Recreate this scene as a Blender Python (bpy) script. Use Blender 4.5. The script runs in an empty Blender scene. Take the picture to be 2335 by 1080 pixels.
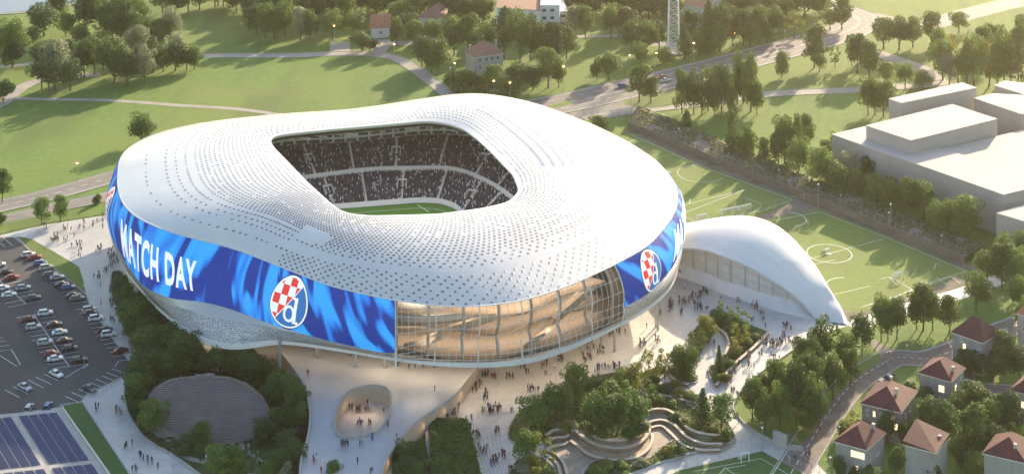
import bpy, bmesh, math, random
from mathutils import Vector, Matrix, geometry, noise
R=math.radians
sc=bpy.context.scene
# ---------------- camera, sky, sun, exposure ----------------
FOC,YH,HC,CX=3800.0,-1010.0,226.0,1167.5
cam=bpy.data.cameras.new('camera'); camo=bpy.data.objects.new('camera',cam); sc.collection.objects.link(camo)
camo.location=(0,0,HC); camo.rotation_euler=(R(90),0,0)
cam.sensor_width=36; cam.lens=36*FOC/2335; cam.shift_y=-(540-YH)/2335; cam.clip_start=1; cam.clip_end=9000
sc.camera=camo
SUN_AZ,SUN_EL=R(28),R(18.5)        # azimuth clockwise from +Y
w=bpy.data.worlds.new('World'); sc.world=w; w.use_nodes=True
nt=w.node_tree; bg=nt.nodes['Background']; sky=nt.nodes.new('ShaderNodeTexSky')
sky.sky_type='NISHITA'; sky.sun_disc=False; sky.sun_elevation=SUN_EL; sky.sun_rotation=SUN_AZ
sky.air_density=1.2; sky.dust_density=1.2
nt.links.new(sky.outputs[0],bg.inputs[0]); bg.inputs[1].default_value=0.14
sl=bpy.data.lights.new('sun','SUN'); sl.energy=5.0; sl.angle=R(0.6); sl.color=(1,.80,.55)
so=bpy.data.objects.new('sun',sl); sc.collection.objects.link(so)
sd=Vector((math.sin(SUN_AZ)*math.cos(SUN_EL),math.cos(SUN_AZ)*math.cos(SUN_EL),math.sin(SUN_EL)))
so.rotation_euler=sd.to_track_quat('Z','Y').to_euler(); so.location=(300,900,400)
sc.view_settings.view_transform='Standard'; sc.view_settings.look='None'
sc.view_settings.exposure=1.25; sc.view_settings.gamma=1
sc.cycles.max_bounces=6; sc.cycles.transparent_max_bounces=12; sc.cycles.volume_bounces=0
# ---------------- helpers ----------------
C=sc.collection
rnd=random.Random(7)
def P(px,py,z=0.0):
    s=(py-YH)/(HC-z); return Vector(((px-CX)/s,FOC/s,z))
def pix(v): s=FOC/v.y; return CX+v.x*s, YH+(HC-v.z)*s
def PP(pts,z=0.0): return [P(a[0],a[1],z) for a in pts]
def sc_at(py,z=0): return (py-YH)/(HC-z)
class MB:
    def __init__(s): s.v=[];s.f=[];s.m=[];s.uv=None
    def quad(s,a,b,c,d,m=0):
        n=len(s.v); s.v+=[tuple(a),tuple(b),tuple(c),tuple(d)]; s.f.append((n,n+1,n+2,n+3)); s.m.append(m)
    def tri(s,a,b,c,m=0):
        n=len(s.v); s.v+=[tuple(a),tuple(b),tuple(c)]; s.f.append((n,n+1,n+2)); s.m.append(m)
    def add(s,vs,fs,m=0):
        n=len(s.v); s.v+=[tuple(v) for v in vs]; s.f+=[tuple(i+n for i in f) for f in fs]; s.m+=[m]*len(fs)
    def box(s,c,d,rz=0.0,m=0,top=1.0):
        x,y,z=d[0]/2,d[1]/2,d[2]/2; ca,sa=math.cos(rz),math.sin(rz); vs=[]
        for k,(sx,sy,sz) in enumerate([(-1,-1,-1),(1,-1,-1),(1,1,-1),(-1,1,-1),(-1,-1,1),(1,-1,1),(1,1,1),(-1,1,1)]):
            t=top if sz>0 else 1; a,b=sx*x*t,sy*y*t
            vs.append((c[0]+a*ca-b*sa,c[1]+a*sa+b*ca,c[2]+sz*z))
        s.add(vs,[(3,2,1,0),(4,5,6,7),(0,1,5,4),(1,2,6,5),(2,3,7,6),(3,0,4,7)],m)
    def tube(s,a,b,r1,r2=None,n=8,m=0,cap=True):
        a=Vector(a);b=Vector(b); r2=r1 if r2 is None else r2; d=(b-a).normalized()
        u=d.cross(Vector((0,0,1)) if abs(d.z)<.9 else Vector((1,0,0))).normalized(); w_=d.cross(u); vs=[]
        for c,r in ((a,r1),(b,r2)):
            for i in range(n):
                t=2*math.pi*i/n; vs.append(c+u*math.cos(t)*r+w_*math.sin(t)*r)
        fs=[(i,(i+1)%n,n+(i+1)%n,n+i) for i in range(n)]
        if cap: fs+=[tuple(range(n-1,-1,-1)),tuple(range(n,2*n))]
        s.add(vs,fs,m)
    def poly(s,pts,m=0,holes=()):
        loops=[[Vector((p[0],p[1],0)) for p in pts]]+[[Vector((p[0],p[1],0)) for p in h] for h in holes]
        tris=geometry.tessellate_polygon(loops); allp=[p for l in [list(pts)]+[list(h) for h in holes] for p in l]
        n=len(s.v); s.v+=[tuple(p) for p in allp]
        for t in tris:
            a,b,c=[allp[i] for i in t]
            if (b[0]-a[0])*(c[1]-a[1])-(b[1]-a[1])*(c[0]-a[0])<0: t=(t[0],t[2],t[1])
            s.f.append(tuple(i+n for i in t)); s.m.append(m)
    def prism(s,pts,z0,z1,m=0,ms=None,holes=()):
        ms=m if ms is None else ms
        s.poly([(p[0],p[1],z1) for p in pts],m,[[(p[0],p[1],z1) for p in h] for h in holes])
        for k,lp in enumerate([pts]+list(holes)):
            ar=sum(lp[i][0]*lp[(i+1)%len(lp)][1]-lp[(i+1)%len(lp)][0]*lp[i][1] for i in range(len(lp)))
            l=list(lp) if (ar>0)==(k==0) else list(lp)[::-1]
            for i in range(len(l)):
                a,b=l[i],l[(i+1)%len(l)]
                s.quad((a[0],a[1],z0),(b[0],b[1],z0),(b[0],b[1],z1),(a[0],a[1],z1),ms)
    def build(s,name,mats,parent=None,org=None,smooth=False,uv=None,kind=None):
        me=bpy.data.meshes.new(name)
        o_=Vector(org) if org is not None else Vector((0,0,0))
        vs=[(v[0]-o_.x,v[1]-o_.y,v[2]-o_.z) for v in s.v] if org is not None else s.v
        me.from_pydata(vs,[],s.f)
        if not isinstance(mats,(list,tuple)): mats=[mats]
        for m in mats: me.materials.append(m)
        if len(mats)>1: me.polygons.foreach_set('material_index',s.m)
        if smooth: me.polygons.foreach_set('use_smooth',[True]*len(s.f))
        if uv:
            L=me.uv_layers.new(name='uv'); 
            for lp in me.loops: L.data[lp.index].uv=uv[lp.vertex_index]
        me.update()
        o=bpy.data.objects.new(name,me); C.objects.link(o)
        if parent is not None: o.parent=parent
        elif org is not None: o.location=o_
        if kind: o['kind']=kind
        return o
def tag(o,label,cat,group=None,kind=None):
    o['label']=label; o['category']=cat
    if group: o['group']=group
    if kind: o['kind']=kind
    return o
def thing(name,label,cat,loc,rz=0,group=None):
    o=bpy.data.objects.new(name,None); C.objects.link(o); o.location=loc; o.rotation_euler=(0,0,rz); o.empty_display_size=.5
    return tag(o,label,cat,group)
KIDS={}
def kids(o):
    return list(o.children)
def dup(o,loc=None,rz=None,scale=None):
    c=o.copy(); C.objects.link(c)
    if loc is not None: c.location=loc
    if rz is not None: c.rotation_euler=(0,0,rz)
    if scale is not None: c.scale=scale
    for ch in kids(o):
        d=ch.copy(); C.objects.link(d); d.parent=c
        for g in kids(ch):
            e=g.copy(); C.objects.link(e); e.parent=d
    return c
ORD='first second third fourth fifth sixth seventh eighth ninth tenth eleventh twelfth thirteenth fourteenth fifteenth sixteenth seventeenth eighteenth nineteenth twentieth'.split()
TOLAB=[]      # (object, base label, px, py)
def ordname(n):
    if n<20: return ORD[n]
    t=['twenty','thirty','forty','fifty','sixty','seventy'][(n+1)//10-2]; u=(n+1)%10
    return (t[:-1]+'ieth') if u==0 else t+'-'+ORD[u-1]
def finish_labels():
    d={}
    for t in TOLAB: d.setdefault(t[1],[]).append(t)
    for b,l in d.items():
        if len(l)==1: l[0][0]['label']=b; continue
        l.sort(key=lambda t:(t[2],t[3]))
        n=len(l)
        for i,t in enumerate(l):
            if n==2: q=('the left one','the right one')[i]
            elif i==0: q='the leftmost'
            elif i==n-1: q='the rightmost'
            else: q=ordname(i)+' from left'
            t[0]['label']=b+', '+q
# ---------------- materials ----------------
def newmat(name):
    m=bpy.data.materials.new(name); m.use_nodes=True; t=m.node_tree; b=t.nodes['Principled BSDF']; return m,t,b
def mat(name,col,rough=.7,metal=0,col2=None,scale=1.0,bump=0,bscale=None,space='pos',emit=0,detail=4,stretch=None,spec=.5,lo=.35,hi=.65,ecol=None,bdist=.05):
    m,t,b=newmat(name); N=t.nodes; L=t.links
    b.inputs['Base Color'].default_value=(*col,1); b.inputs['Roughness'].default_value=rough; b.inputs['Metallic'].default_value=metal
    b.inputs['Specular IOR Level'].default_value=spec
    if emit: b.inputs['Emission Color'].default_value=(*(ecol or col),1); b.inputs['Emission Strength'].default_value=emit
    if col2 or bump:
        if space=='pos': src=N.new('ShaderNodeNewGeometry').outputs['Position']
        elif space=='uv': src=N.new('ShaderNodeUVMap').outputs[0]
        else: src=N.new('ShaderNodeTexCoord').outputs['Object']
        if stretch:
            mp=N.new('ShaderNodeMapping'); mp.inputs['Scale'].default_value=stretch; L.new(src,mp.inputs[0]); src=mp.outputs[0]
    if col2:
        n=N.new('ShaderNodeTexNoise'); n.inputs['Scale'].default_value=scale; n.inputs['Detail'].default_value=detail; n.inputs['Roughness'].default_value=.62
        L.new(src,n.inputs[0]); r=N.new('ShaderNodeValToRGB'); L.new(n.outputs[0],r.inputs[0])
        r.color_ramp.elements[0].position=lo; r.color_ramp.elements[1].position=hi
        r.color_ramp.elements[0].color=(*col,1); r.color_ramp.elements[1].color=(*col2,1); L.new(r.outputs[0],b.inputs['Base Color'])
    if bump:
        n=N.new('ShaderNodeTexNoise'); n.inputs['Scale'].default_value=bscale or scale*4; n.inputs['Detail'].default_value=5; L.new(src,n.inputs[0])
        bp=N.new('ShaderNodeBump'); bp.inputs['Strength'].default_value=bump; bp.inputs['Distance'].default_value=bdist; L.new(n.outputs[0],bp.inputs['Height']); L.new(bp.outputs[0],b.inputs['Normal'])
    return m
def overlay(m,scale,fac,col,lo=.5,hi=.6,stretch=None,mode='MIX',detail=3,space='pos'):
    """adds a second large patchwork of colour over a mat()"""
    t=m.node_tree;N=t.nodes;L=t.links;b=N['Principled BSDF']
    lk=b.inputs['Base Color'].links; 
    mx=N.new('ShaderNodeMix'); mx.data_type='RGBA'; mx.blend_type=mode
    if lk: L.new(lk[0].from_socket,mx.inputs[6])
    else: mx.inputs[6].default_value=b.inputs['Base Color'].default_value
    mx.inputs[7].default_value=(*col,1)
    src=N.new('ShaderNodeNewGeometry').outputs['Position'] if space=='pos' else (N.new('ShaderNodeUVMap').outputs[0] if space=='uv' else N.new('ShaderNodeTexCoord').outputs['Object'])
    if stretch:
        mp=N.new('ShaderNodeMapping'); mp.inputs['Scale'].default_value=stretch[:3]
        if len(stretch)>3: mp.inputs['Rotation'].default_value=(0,0,stretch[3])
        L.new(src,mp.inputs[0]); src=mp.outputs[0]
    n=N.new('ShaderNodeTexNoise'); n.inputs['Scale'].default_value=scale; n.inputs['Detail'].default_value=detail; L.new(src,n.inputs[0])
    r=N.new('ShaderNodeMapRange'); r.inputs[1].default_value=lo; r.inputs[2].default_value=hi; r.inputs[3].default_value=0; r.inputs[4].default_value=fac
    L.new(n.outputs[0],r.inputs[0]); L.new(r.outputs[0],mx.inputs[0]); L.new(mx.outputs[2],b.inputs['Base Color'])
    return m
M={}
M['lawn']=overlay(overlay(mat('lawn',(.08,.165,.02),.9,col2=(.135,.225,.03),scale=.35,bump=.9,bscale=2.2,bdist=.4,detail=8),.012,.75,(.15,.21,.032),.42,.62),.05,.6,(.06,.115,.02),.5,.66,stretch=(1,.28,1,.45))
M['lawn']=overlay(M['lawn'],.035,.35,(.20,.19,.06),.54,.72,stretch=(.35,1,1,.35),detail=7)
M['turf']=overlay(mat('turf',(.12,.19,.028),.9,col2=(.16,.23,.04),scale=.6,bump=.4,bscale=3,bdist=.1),.05,.6,(.15,.19,.05),.45,.6)
M['turf_deep']=overlay(mat('turf_deep',(.04,.11,.025),.9,col2=(.055,.14,.03),scale=.8,bump=.4,bscale=3,bdist=.1),.08,.4,(.09,.15,.04),.45,.65)
M['pitch']=mat('pitch',(.07,.20,.03),.85,col2=(.09,.24,.035),scale=.5)
M['under']=mat('under',(.03,.055,.015),.95,col2=(.09,.09,.03),scale=.5,bump=1,bscale=1.5,bdist=.5,detail=8)
M['bed']=mat('bed',(.045,.085,.018),.95,col2=(.15,.12,.06),scale=.45,bump=1,bscale=2,bdist=.4,detail=8,lo=.45,hi=.7)
M['plaza']=overlay(overlay(mat('plaza',(.48,.47,.455),.5,col2=(.58,.565,.54),scale=.12,bump=.15,bscale=1.2,detail=8,spec=.5),.6,.45,(.30,.29,.28),.5,.72),.02,.45,(.36,.35,.345),.42,.6,stretch=(1,1,1))
M['deck']=overlay(overlay(mat('deck',(.36,.37,.385),.34,col2=(.47,.475,.485),scale=.09,bump=.12,bscale=.8,detail=9,spec=.6),.9,.4,(.26,.27,.28),.52,.75),.03,.4,(.30,.31,.33),.45,.6)
M['asphalt']=overlay(overlay(mat('asphalt',(.036,.038,.044),.75,col2=(.05,.051,.057),scale=.25,bump=.2,bscale=6,detail=8),.03,.7,(.085,.08,.075),.45,.65),.5,.4,(.03,.03,.034),.55,.7)
M['road']=overlay(overlay(mat('road',(.15,.14,.13),.75,col2=(.20,.185,.17),scale=.2,bump=.2,bscale=4,detail=8),.25,.6,(.11,.10,.10),.5,.7,stretch=(.15,1,1,-.5)),.03,.5,(.25,.23,.21),.5,.7)
M['lane']=overlay(mat('lane',(.135,.11,.10),.8,col2=(.19,.155,.14),scale=.3,bump=.2,bscale=4,detail=8),.15,.6,(.22,.20,.18),.5,.7)
M['path']=overlay(mat('path',(.30,.275,.245),.85,col2=(.38,.35,.31),scale=.5,bump=.3,bscale=3,detail=8),.1,.5,(.22,.20,.17),.5,.68)
M['dirt']=overlay(mat('dirt',(.17,.14,.11),.95,col2=(.24,.20,.16),scale=.6,bump=.5,bscale=3,bdist=.2,detail=8),.1,.6,(.09,.10,.04),.5,.62)
M['brownpave']=overlay(mat('brownpave',(.30,.245,.195),.7,col2=(.38,.32,.26),scale=.5,bump=.25,bscale=3,detail=8),.12,.4,(.22,.18,.15),.5,.7)
M['paint']=mat('paint',(.66,.66,.64),.6,col2=(.38,.39,.36),scale=1.5,lo=.5,hi=.8)
M['kerb']=mat('kerb',(.42,.41,.39),.8,col2=(.32,.31,.3),scale=1)
M['water']=mat('water',(.10,.13,.17),.12,bump=.25,bscale=.5,bdist=.3)
M['concrete']=overlay(mat('concrete',(.34,.33,.32),.8,col2=(.42,.41,.39),scale=.2,bump=.15,bscale=2,detail=8,stretch=(1,1,.35)),.35,.5,(.24,.235,.23),.5,.75,stretch=(1,1,.2))
M['mass']=overlay(mat('mass',(.34,.315,.30),.85,col2=(.40,.375,.355),scale=.05,bump=.1,bscale=2,detail=8),.2,.35,(.27,.25,.24),.5,.75,stretch=(1,1,.15))
M['massroof']=overlay(mat('massroof',(.46,.42,.385),.8,col2=(.52,.48,.44),scale=.04,detail=8),.15,.3,(.45,.43,.41),.5,.75)
M['beige']=mat('beige',(.50,.42,.33),.8,col2=(.42,.35,.27),scale=.15,detail=8,bump=.1,bscale=2)
M['white']=mat('white',(.74,.74,.74),.45,col2=(.66,.66,.67),scale=.4,detail=6)
M['steel']=mat('steel',(.45,.46,.48),.4,metal=.6)
M['dark']=mat('dark',(.03,.03,.035),.6)
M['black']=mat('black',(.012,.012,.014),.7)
M['bark']=mat('bark',(.09,.065,.045),.9,col2=(.14,.11,.08),scale=2,space='obj',bump=.5)
M['lamp_on']=mat('lamp_on',(1,.75,.4),.5,emit=22,ecol=(1,.42,.10))
M['lamp_off']=mat('lamp_off',(.8,.8,.78),.3)
def glassmat(name,col,mixf,rough=.08,tint=(1,1,1)):
    m,t,b=newmat(name); N=t.nodes;L=t.links; b.inputs['Base Color'].default_value=(*col,1); b.inputs['Roughness'].default_value=rough
    tr=N.new('ShaderNodeBsdfTransparent'); tr.inputs[0].default_value=(*tint,1); mx=N.new('ShaderNodeMixShader'); fr=N.new('ShaderNodeFresnel'); fr.inputs[0].default_value=1.5
    a=N.new('ShaderNodeMath'); a.operation='ADD'; a.inputs[1].default_value=mixf; L.new(fr.outputs[0],a.inputs[0]); L.new(a.outputs[0],mx.inputs[0])
    L.new(tr.outputs[0],mx.inputs[1]); L.new(b.outputs[0],mx.inputs[2]); L.new(mx.outputs[0],N['Material Output'].inputs[0]); return m
M['bronze']=mat('bronze',(.30,.22,.15),.6,col2=(.42,.32,.22),scale=.25)
M['glazing']=glassmat('glazing',(.30,.30,.31),.07,.06,(1,.96,.92))
M['carglass']=mat('carglass',(.02,.025,.03),.08)
M['winlit']=mat('winlit',(1,.8,.5),.4,emit=.95,ecol=(1,.66,.34))
M['windark']=mat('windark',(.06,.07,.085),.12)
def leafmat(name,c1,c2,tr=.35):
    m,t,b=newmat(name); N=t.nodes;L=t.links
    oi=N.new('ShaderNodeObjectInfo'); tc=N.new('ShaderNodeTexCoord'); n=N.new('ShaderNodeTexNoise'); n.inputs['Scale'].default_value=7; n.inputs['Detail'].default_value=3
    L.new(tc.outputs['Object'],n.inputs[0])
    a=N.new('ShaderNodeMath'); a.operation='MULTIPLY_ADD'; a.inputs[1].default_value=.8; L.new(oi.outputs['Random'],a.inputs[0])
    b2=N.new('ShaderNodeMath'); b2.operation='MULTIPLY_ADD'; b2.inputs[1].default_value=1.1; b2.inputs[2].default_value=-.42; L.new(n.outputs[0],b2.inputs[0]); L.new(b2.outputs[0],a.inputs[2])
    r=N.new('ShaderNodeValToRGB'); r.color_ramp.elements[0].position=.05; r.color_ramp.elements[1].position=.95
    r.color_ramp.elements[0].color=(*c1,1); r.color_ramp.elements[1].color=(*c2,1); L.new(a.outputs[0],r.inputs[0]); L.new(r.outputs[0],b.inputs['Base Color'])
    b.inputs['Roughness'].default_value=.6; b.inputs['Specular IOR Level'].default_value=.25
    t2=N.new('ShaderNodeBsdfTranslucent'); hs=N.new('ShaderNodeHueSaturation'); hs.inputs['Value'].default_value=1.5; hs.inputs['Hue'].default_value=.485; L.new(r.outputs[0],hs.inputs['Color']); L.new(hs.outputs[0],t2.inputs[0])
    mx=N.new('ShaderNodeMixShader'); mx.inputs[0].default_value=tr; L.new(b.outputs[0],mx.inputs[1]); L.new(t2.outputs[0],mx.inputs[2]); L.new(mx.outputs[0],N['Material Output'].inputs[0]); return m
M['leaf_dark']=leafmat('leaf_dark',(0.0418,0.087,0.023),(0.1009,0.181,0.043))
M['leaf_mid']=leafmat('leaf_mid',(0.0574,0.119,0.028),(0.1378,0.231,0.056))
M['leaf_pale']=leafmat('leaf_pale',(0.1386,0.172,0.098),(0.2567,0.299,0.184))
M['leaf_yellow']=leafmat('leaf_yellow',(0.107,0.138,0.023),(0.2353,0.253,0.052))
M['leaf_deep']=leafmat('leaf_deep',(0.0295,0.069,0.024),(0.0754,0.146,0.041),.25)
M['leaf_purple']=leafmat('leaf_purple',(0.0372,0.023,0.034),(0.0856,0.052,0.069))
# ---------------- ground sheets ----------------
def spline(pts,n=6,closed=False):
    pts=[Vector(p) for p in pts]; out=[]; N_=len(pts)
    for i in range(N_ if closed else N_-1):
        if closed: p0,p1,p2,p3=pts[i-1],pts[i],pts[(i+1)%N_],pts[(i+2)%N_]
        else: p1,p2=pts[i],pts[i+1]; p0=pts[i-1] if i else p1*2-p2; p3=pts[i+2] if i+2<N_ else p2*2-p1
        for k in range(n):
            t=k/n; out.append(.5*((2*p1)+(p2-p0)*t+(2*p0-5*p1+4*p2-p3)*t*t+(3*p1-p0-3*p2+p3)*t**3))
    if not closed: out.append(pts[-1])
    return out
def px3(pts,z=0): return [P(p[0],p[1],z) for p in pts]
def sheet(name,pts,m,z,smooth=0,holes=(),kind='structure'):
    q=px3(pts,0)
    if smooth: q=spline(q,smooth,True)
    q=[(a.x,a.y,z) for a in q]
    b=MB(); b.poly(q,0,holes); return b.build(name,m,kind=kind)
def ribbon(b,c,w_,z,m=0,closed=False,off=0.0):
    n=len(c)
    L_=[]
    for i in range(n):
        a=c[(i-1)%n] if (closed or i) else c[i]; d=c[(i+1)%n] if (closed or i<n-1) else c[i]
        t=Vector((d[0]-a[0],d[1]-a[1],0)).normalized(); nn=Vector((-t.y,t.x,0)); ww=w_[i] if isinstance(w_,list) else w_
        o=Vector((c[i][0],c[i][1],z))+nn*off; L_.append((o+nn*ww/2,o-nn*ww/2))
    for i in range(n if closed else n-1):
        l0,r0=L_[i];l1,r1=L_[(i+1)%n]; b.quad(r0,r1,l1,l0,m)
def strip(name,pts,wd,m,z,n=8,lines=None,kerb=True):
    c=spline(px3(pts),n); b=MB(); ribbon(b,c,wd,z); o=b.build(name,m,kind='structure')
    if kerb:
        k=MB()
        for s_ in (-1,1): wallribbon(k,c,.3,z-.02,z+.13,off=s_*(wd/2+.15))
        k.build('kerb',M['kerb'],kind='structure')
    if lines:
        k=MB()
        for off,dash in lines:
            if dash:
                for i in range(0,len(c)-1,2): ribbon(k,c[i:i+2],.25,z+.02,off=off)
            else: ribbon(k,c,.25,z+.02,off=off)
        k.build('road_marking',M['paint'],kind='structure')
    return c
def wallribbon(b,c,th,z0,z1,m=0,closed=False,off=0.0,mtop=None):
    n=len(c); L_=[]
    for i in range(n):
        a=c[(i-1)%n] if (closed or i) else c[i]; d=c[(i+1)%n] if (closed or i<n-1) else c[i]
        t=Vector((d[0]-a[0],d[1]-a[1],0)).normalized(); nn=Vector((-t.y,t.x,0))
        o=Vector((c[i][0],c[i][1],0))+nn*off; L_.append((o+nn*th/2,o-nn*th/2))
    zz=lambda p,z:(p.x,p.y,z)
    for i in range(n if closed else n-1):
        l0,r0=L_[i];l1,r1=L_[(i+1)%n]
        b.quad(zz(r0,z1),zz(r1,z1),zz(l1,z1),zz(l0,z1),m if mtop is None else mtop)
        b.quad(zz(r0,z0),zz(r1,z0),zz(r1,z1),zz(r0,z1),m); b.quad(zz(l1,z0),zz(l0,z0),zz(l0,z1),zz(l1,z1),m)
    if not closed:
        for (l,r_),fl in ((L_[0],0),(L_[-1],1)):
            q=[zz(l,z0),zz(r_,z0),zz(r_,z1),zz(l,z1)]; b.quad(*(q[::-1] if fl else q),m)
# the lawn as one fine sheet near, coarse far
g=MB(); g.quad((-2600,-400,0),(2600,-400,0),(2600,4200,0),(-2600,4200,0)); g.build('ground',M['lawn'],kind='structure')
sheet('lake',[(-300,34),(0,31),(75,24),(130,15),(170,8),(200,-12),(230,-60),(-400,-60)],M['water'],.03)
b=MB(); wallribbon(b,spline(px3([(-300,36),(0,33),(76,26),(131,17),(172,10),(204,-10),(235,-60)]),5),1.5,0,.3); b.build('lake_shore',M['path'],kind='structure')
PLAZA=[(-60,552),(-20,541),(60,522),(105,512),(245,490),(245,470),(420,380),(700,320),(1150,318),(1480,452),(1570,560),(1610,620),(1862,732),(1900,752),(1870,765),(1830,785),(1790,812),(1735,850),(1700,885),(1672,925),(1688,958),(1720,985),(1775,1010),(1830,1022),(1845,1035),(1930,1130),(1700,1200),(700,1200),(-60,1200)]
sheet('plaza_pavement',PLAZA,M['plaza'],.04)
# car park
LOT=[(-200,560),(0,541),(38,541),(60,565),(110,603),(160,640),(196,672),(206,700),(250,762),(300,832),(292,850),(262,868),(224,886),(190,905),(185,916),(132,928),(0,946),(-200,970)]
sheet('car_park',LOT,M['asphalt'],.08)
b=MB(); wallribbon(b,px3(LOT[2:16]),.3,.04,.2); b.build('kerb',M['kerb'],kind='structure')
sheet('lawn_strip',[(40,539),(72,545),(130,578),(180,608),(190,640),(195,670),(160,638),(110,600),(62,563)],M['lawn'],.1)
sheet('lawn_strip',[(-200,530),(0,508),(110,487),(243,466),(243,488),(105,510),(0,534),(-200,565)],M['lawn'],.11)
sheet('lawn_strip',[(136,924),(187,919),(230,985),(300,1090),(250,1100),(196,1010)],M['turf_deep'],.12)
b=MB(); wallribbon(b,px3([(136,923),(188,918),(232,986),(302,1092)]),.3,.04,.3); b.build('kerb',M['kerb'],kind='structure')
SL=[]
def la(seg,oy): SL.append([(x/3.6,oy+y/3.6) for x,y in seg])
for s_ in [[(323,296),(462,272)],[(413,376),(560,352)],[(502,458),(636,436)],[(585,549),(732,527)],[(623,598),(770,575)],[(720,718),(868,695)],[(745,752),(888,728)],[(822,848),(968,826)],[(852,882),(990,861)],[(872,916),(1015,896)],[(925,983),(1062,964)],[(215,218),(290,206)],[(285,255),(330,247)],[(365,345),(400,338)],[(455,308),(500,298)],[(530,487),(680,464)],[(650,628),(700,620)],[(672,660),(720,652)],[(695,688),(740,680)],[(770,782),(820,774)],[(795,815),(830,808)],[(900,950),(940,943)],[(0,330),(90,310)],[(40,390),(172,358)],[(65,412),(205,388)],[(0,460),(120,432)],[(135,467),(270,440)],[(20,517),(140,490)],[(150,498),(295,470)],[(40,548),(175,520)],[(65,578),(355,523)],[(0,360),(213,550)],[(0,262),(60,250)],[(0,490),(50,482)],[(137,660),(310,635)],[(137,668),(310,643)],[(280,640),(567,1062)],[(160,690),(200,684)],[(178,725),(295,703)],[(330,672),(452,652)],[(345,705),(475,685)],[(365,735),(400,730)],[(218,787),(350,765)],[(385,765),(522,745)],[(237,820),(380,800)],[(262,853),(400,832)],[(420,832),(565,810)],[(300,885),(330,880)],[(303,914),(440,893)],[(470,893),(603,872)],[(322,948),(450,930)],[(520,962),(650,940)],[(530,995),(668,975)],[(350,982),(390,976)],[(365,1020),(400,1014)],[(388,1048),(540,1030)],[(440,1080),(720,1043)],[(720,1043),(722,1055),(680,1080)],[(0,938),(93,925),(168,1050),(135,1060),(0,975)],[(945,1062),(970,1020),(1080,1003)],[(0,860),(55,855)],[(0,900),(75,890)],[(0,828),(28,826)],[(20,0),(103,73)],[(0,50),(42,84)],[(110,0),(170,50)]]: la(s_,540)
for s_ in [[(42,393),(158,452)],[(108,365),(228,423)],[(230,310),(358,375)],[(295,287),(422,347)],[(363,262),(480,317)],[(720,180),(533,293)],[(537,445),(645,492)],[(586,412),(718,466)],[(645,387),(770,436)],[(740,333),(868,380)],[(784,303),(893,348)],[(834,275),(945,320)],[(876,250),(965,282)],[(922,220),(1030,255)]]: la(s_,780)
b=MB()
for s_ in SL: ribbon(b,px3(s_),.2,.1)
b.build('parking_marking',M['paint'],kind='structure')
# roads
strip('road',[(-200,512),(0,470),(125,441),(250,406),(420,360)],10.5,M['road'],.06,lines=[(0,True),(-4.6,False),(4.6,False)])
strip('road',[(-200,535),(0,502),(125,474),(245,448),(400,405)],7.5,M['road'],.065,lines=[(3.2,False)])
strip('road',[(1000,300),(1150,262),(1300,233),(1430,203),(1540,177),(1650,150),(1740,126),(1850,97),(1920,75),(1955,55),(1945,36),(1900,18),(1850,-5),(1800,-40)],21,M['road'],.06,lines=[(0,True),(-5,True),(5,True),(-9.8,False),(9.8,False),(-.9,False)])
strip('road',[(1945,40),(1990,40),(2040,52),(2090,62),(2150,48),(2240,24),(2335,2),(2500,-30)],15,M['road'],.075,lines=[(0,True)],kerb=False)
strip('road',[(1240,282),(1330,262),(1420,240),(1500,222),(1535,212)],9,M['road'],.05,kerb=False)
strip('path',[(1330,270),(1420,256),(1500,247),(1600,236),(1700,221),(1800,212),(1960,205),(2075,196),(2160,188)],6.5,M['path'],.055)
strip('path',[(1930,90),(1995,120),(2055,140),(2105,160),(2145,190),(2200,215)],9,M['path'],.053,kerb=False)
sheet('lawn_island',[(1420,235),(1470,220),(1535,207),(1545,222),(1535,240),(1480,246)],M['lawn'],.09,4)
sheet('lawn_island',[(1240,246),(1290,232),(1305,232),(1300,238),(1260,247)],M['lawn'],.09,4)
strip('path',[(-60,262),(0,238),(30,215),(70,190),(130,178),(230,170)],5.5,M['path'],.05)
strip('path',[(25,224),(120,227),(250,229),(400,240),(540,249),(640,262)],3.2,M['path'],.051,kerb=False)
strip('path',[(440,128),(540,127),(660,127),(770,123),(850,124),(905,134),(950,160),(990,190),(1030,222)],6,M['path'],.05)
strip('path',[(776,122),(775,110),(776,96)],9,M['path'],.052,kerb=False)
strip('path',[(862,124),(872,106),(900,100),(945,98)],7,M['path'],.054,kerb=False)
strip('path',[(870,90),(872,106)],8,M['path'],.053,kerb=False)
strip('path',[(-20,154),(40,150),(100,143),(180,150)],4,M['path'],.051,kerb=False)
strip('path',[(1260,78),(1330,84),(1430,80),(1500,74)],4,M['path'],.05,kerb=False)
strip('path',[(1480,100),(1520,100),(1545,112)],8,M['path'],.051,kerb=False)
# lane right
strip('lane',[(1790,1100),(1840,1020),(1880,955),(1920,900),(1960,862),(2010,830),(2045,815),(2110,817),(2170,800),(2240,770),(2335,735)],8.5,M['lane'],.07,lines=[(0,True),(3.9,False)])
strip('lane',[(1970,782),(2000,800),(2035,818)],8,M['lane'],.075,kerb=False)
strip('lane',[(2195,800),(2200,870),(2240,885),(2335,892)],5.5,M['lane'],.068)
strip('path',[(1940,745),(2010,722),(2080,700),(2180,672),(2250,648),(2335,612)],6,M['plaza'],.055,kerb=False)
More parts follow.
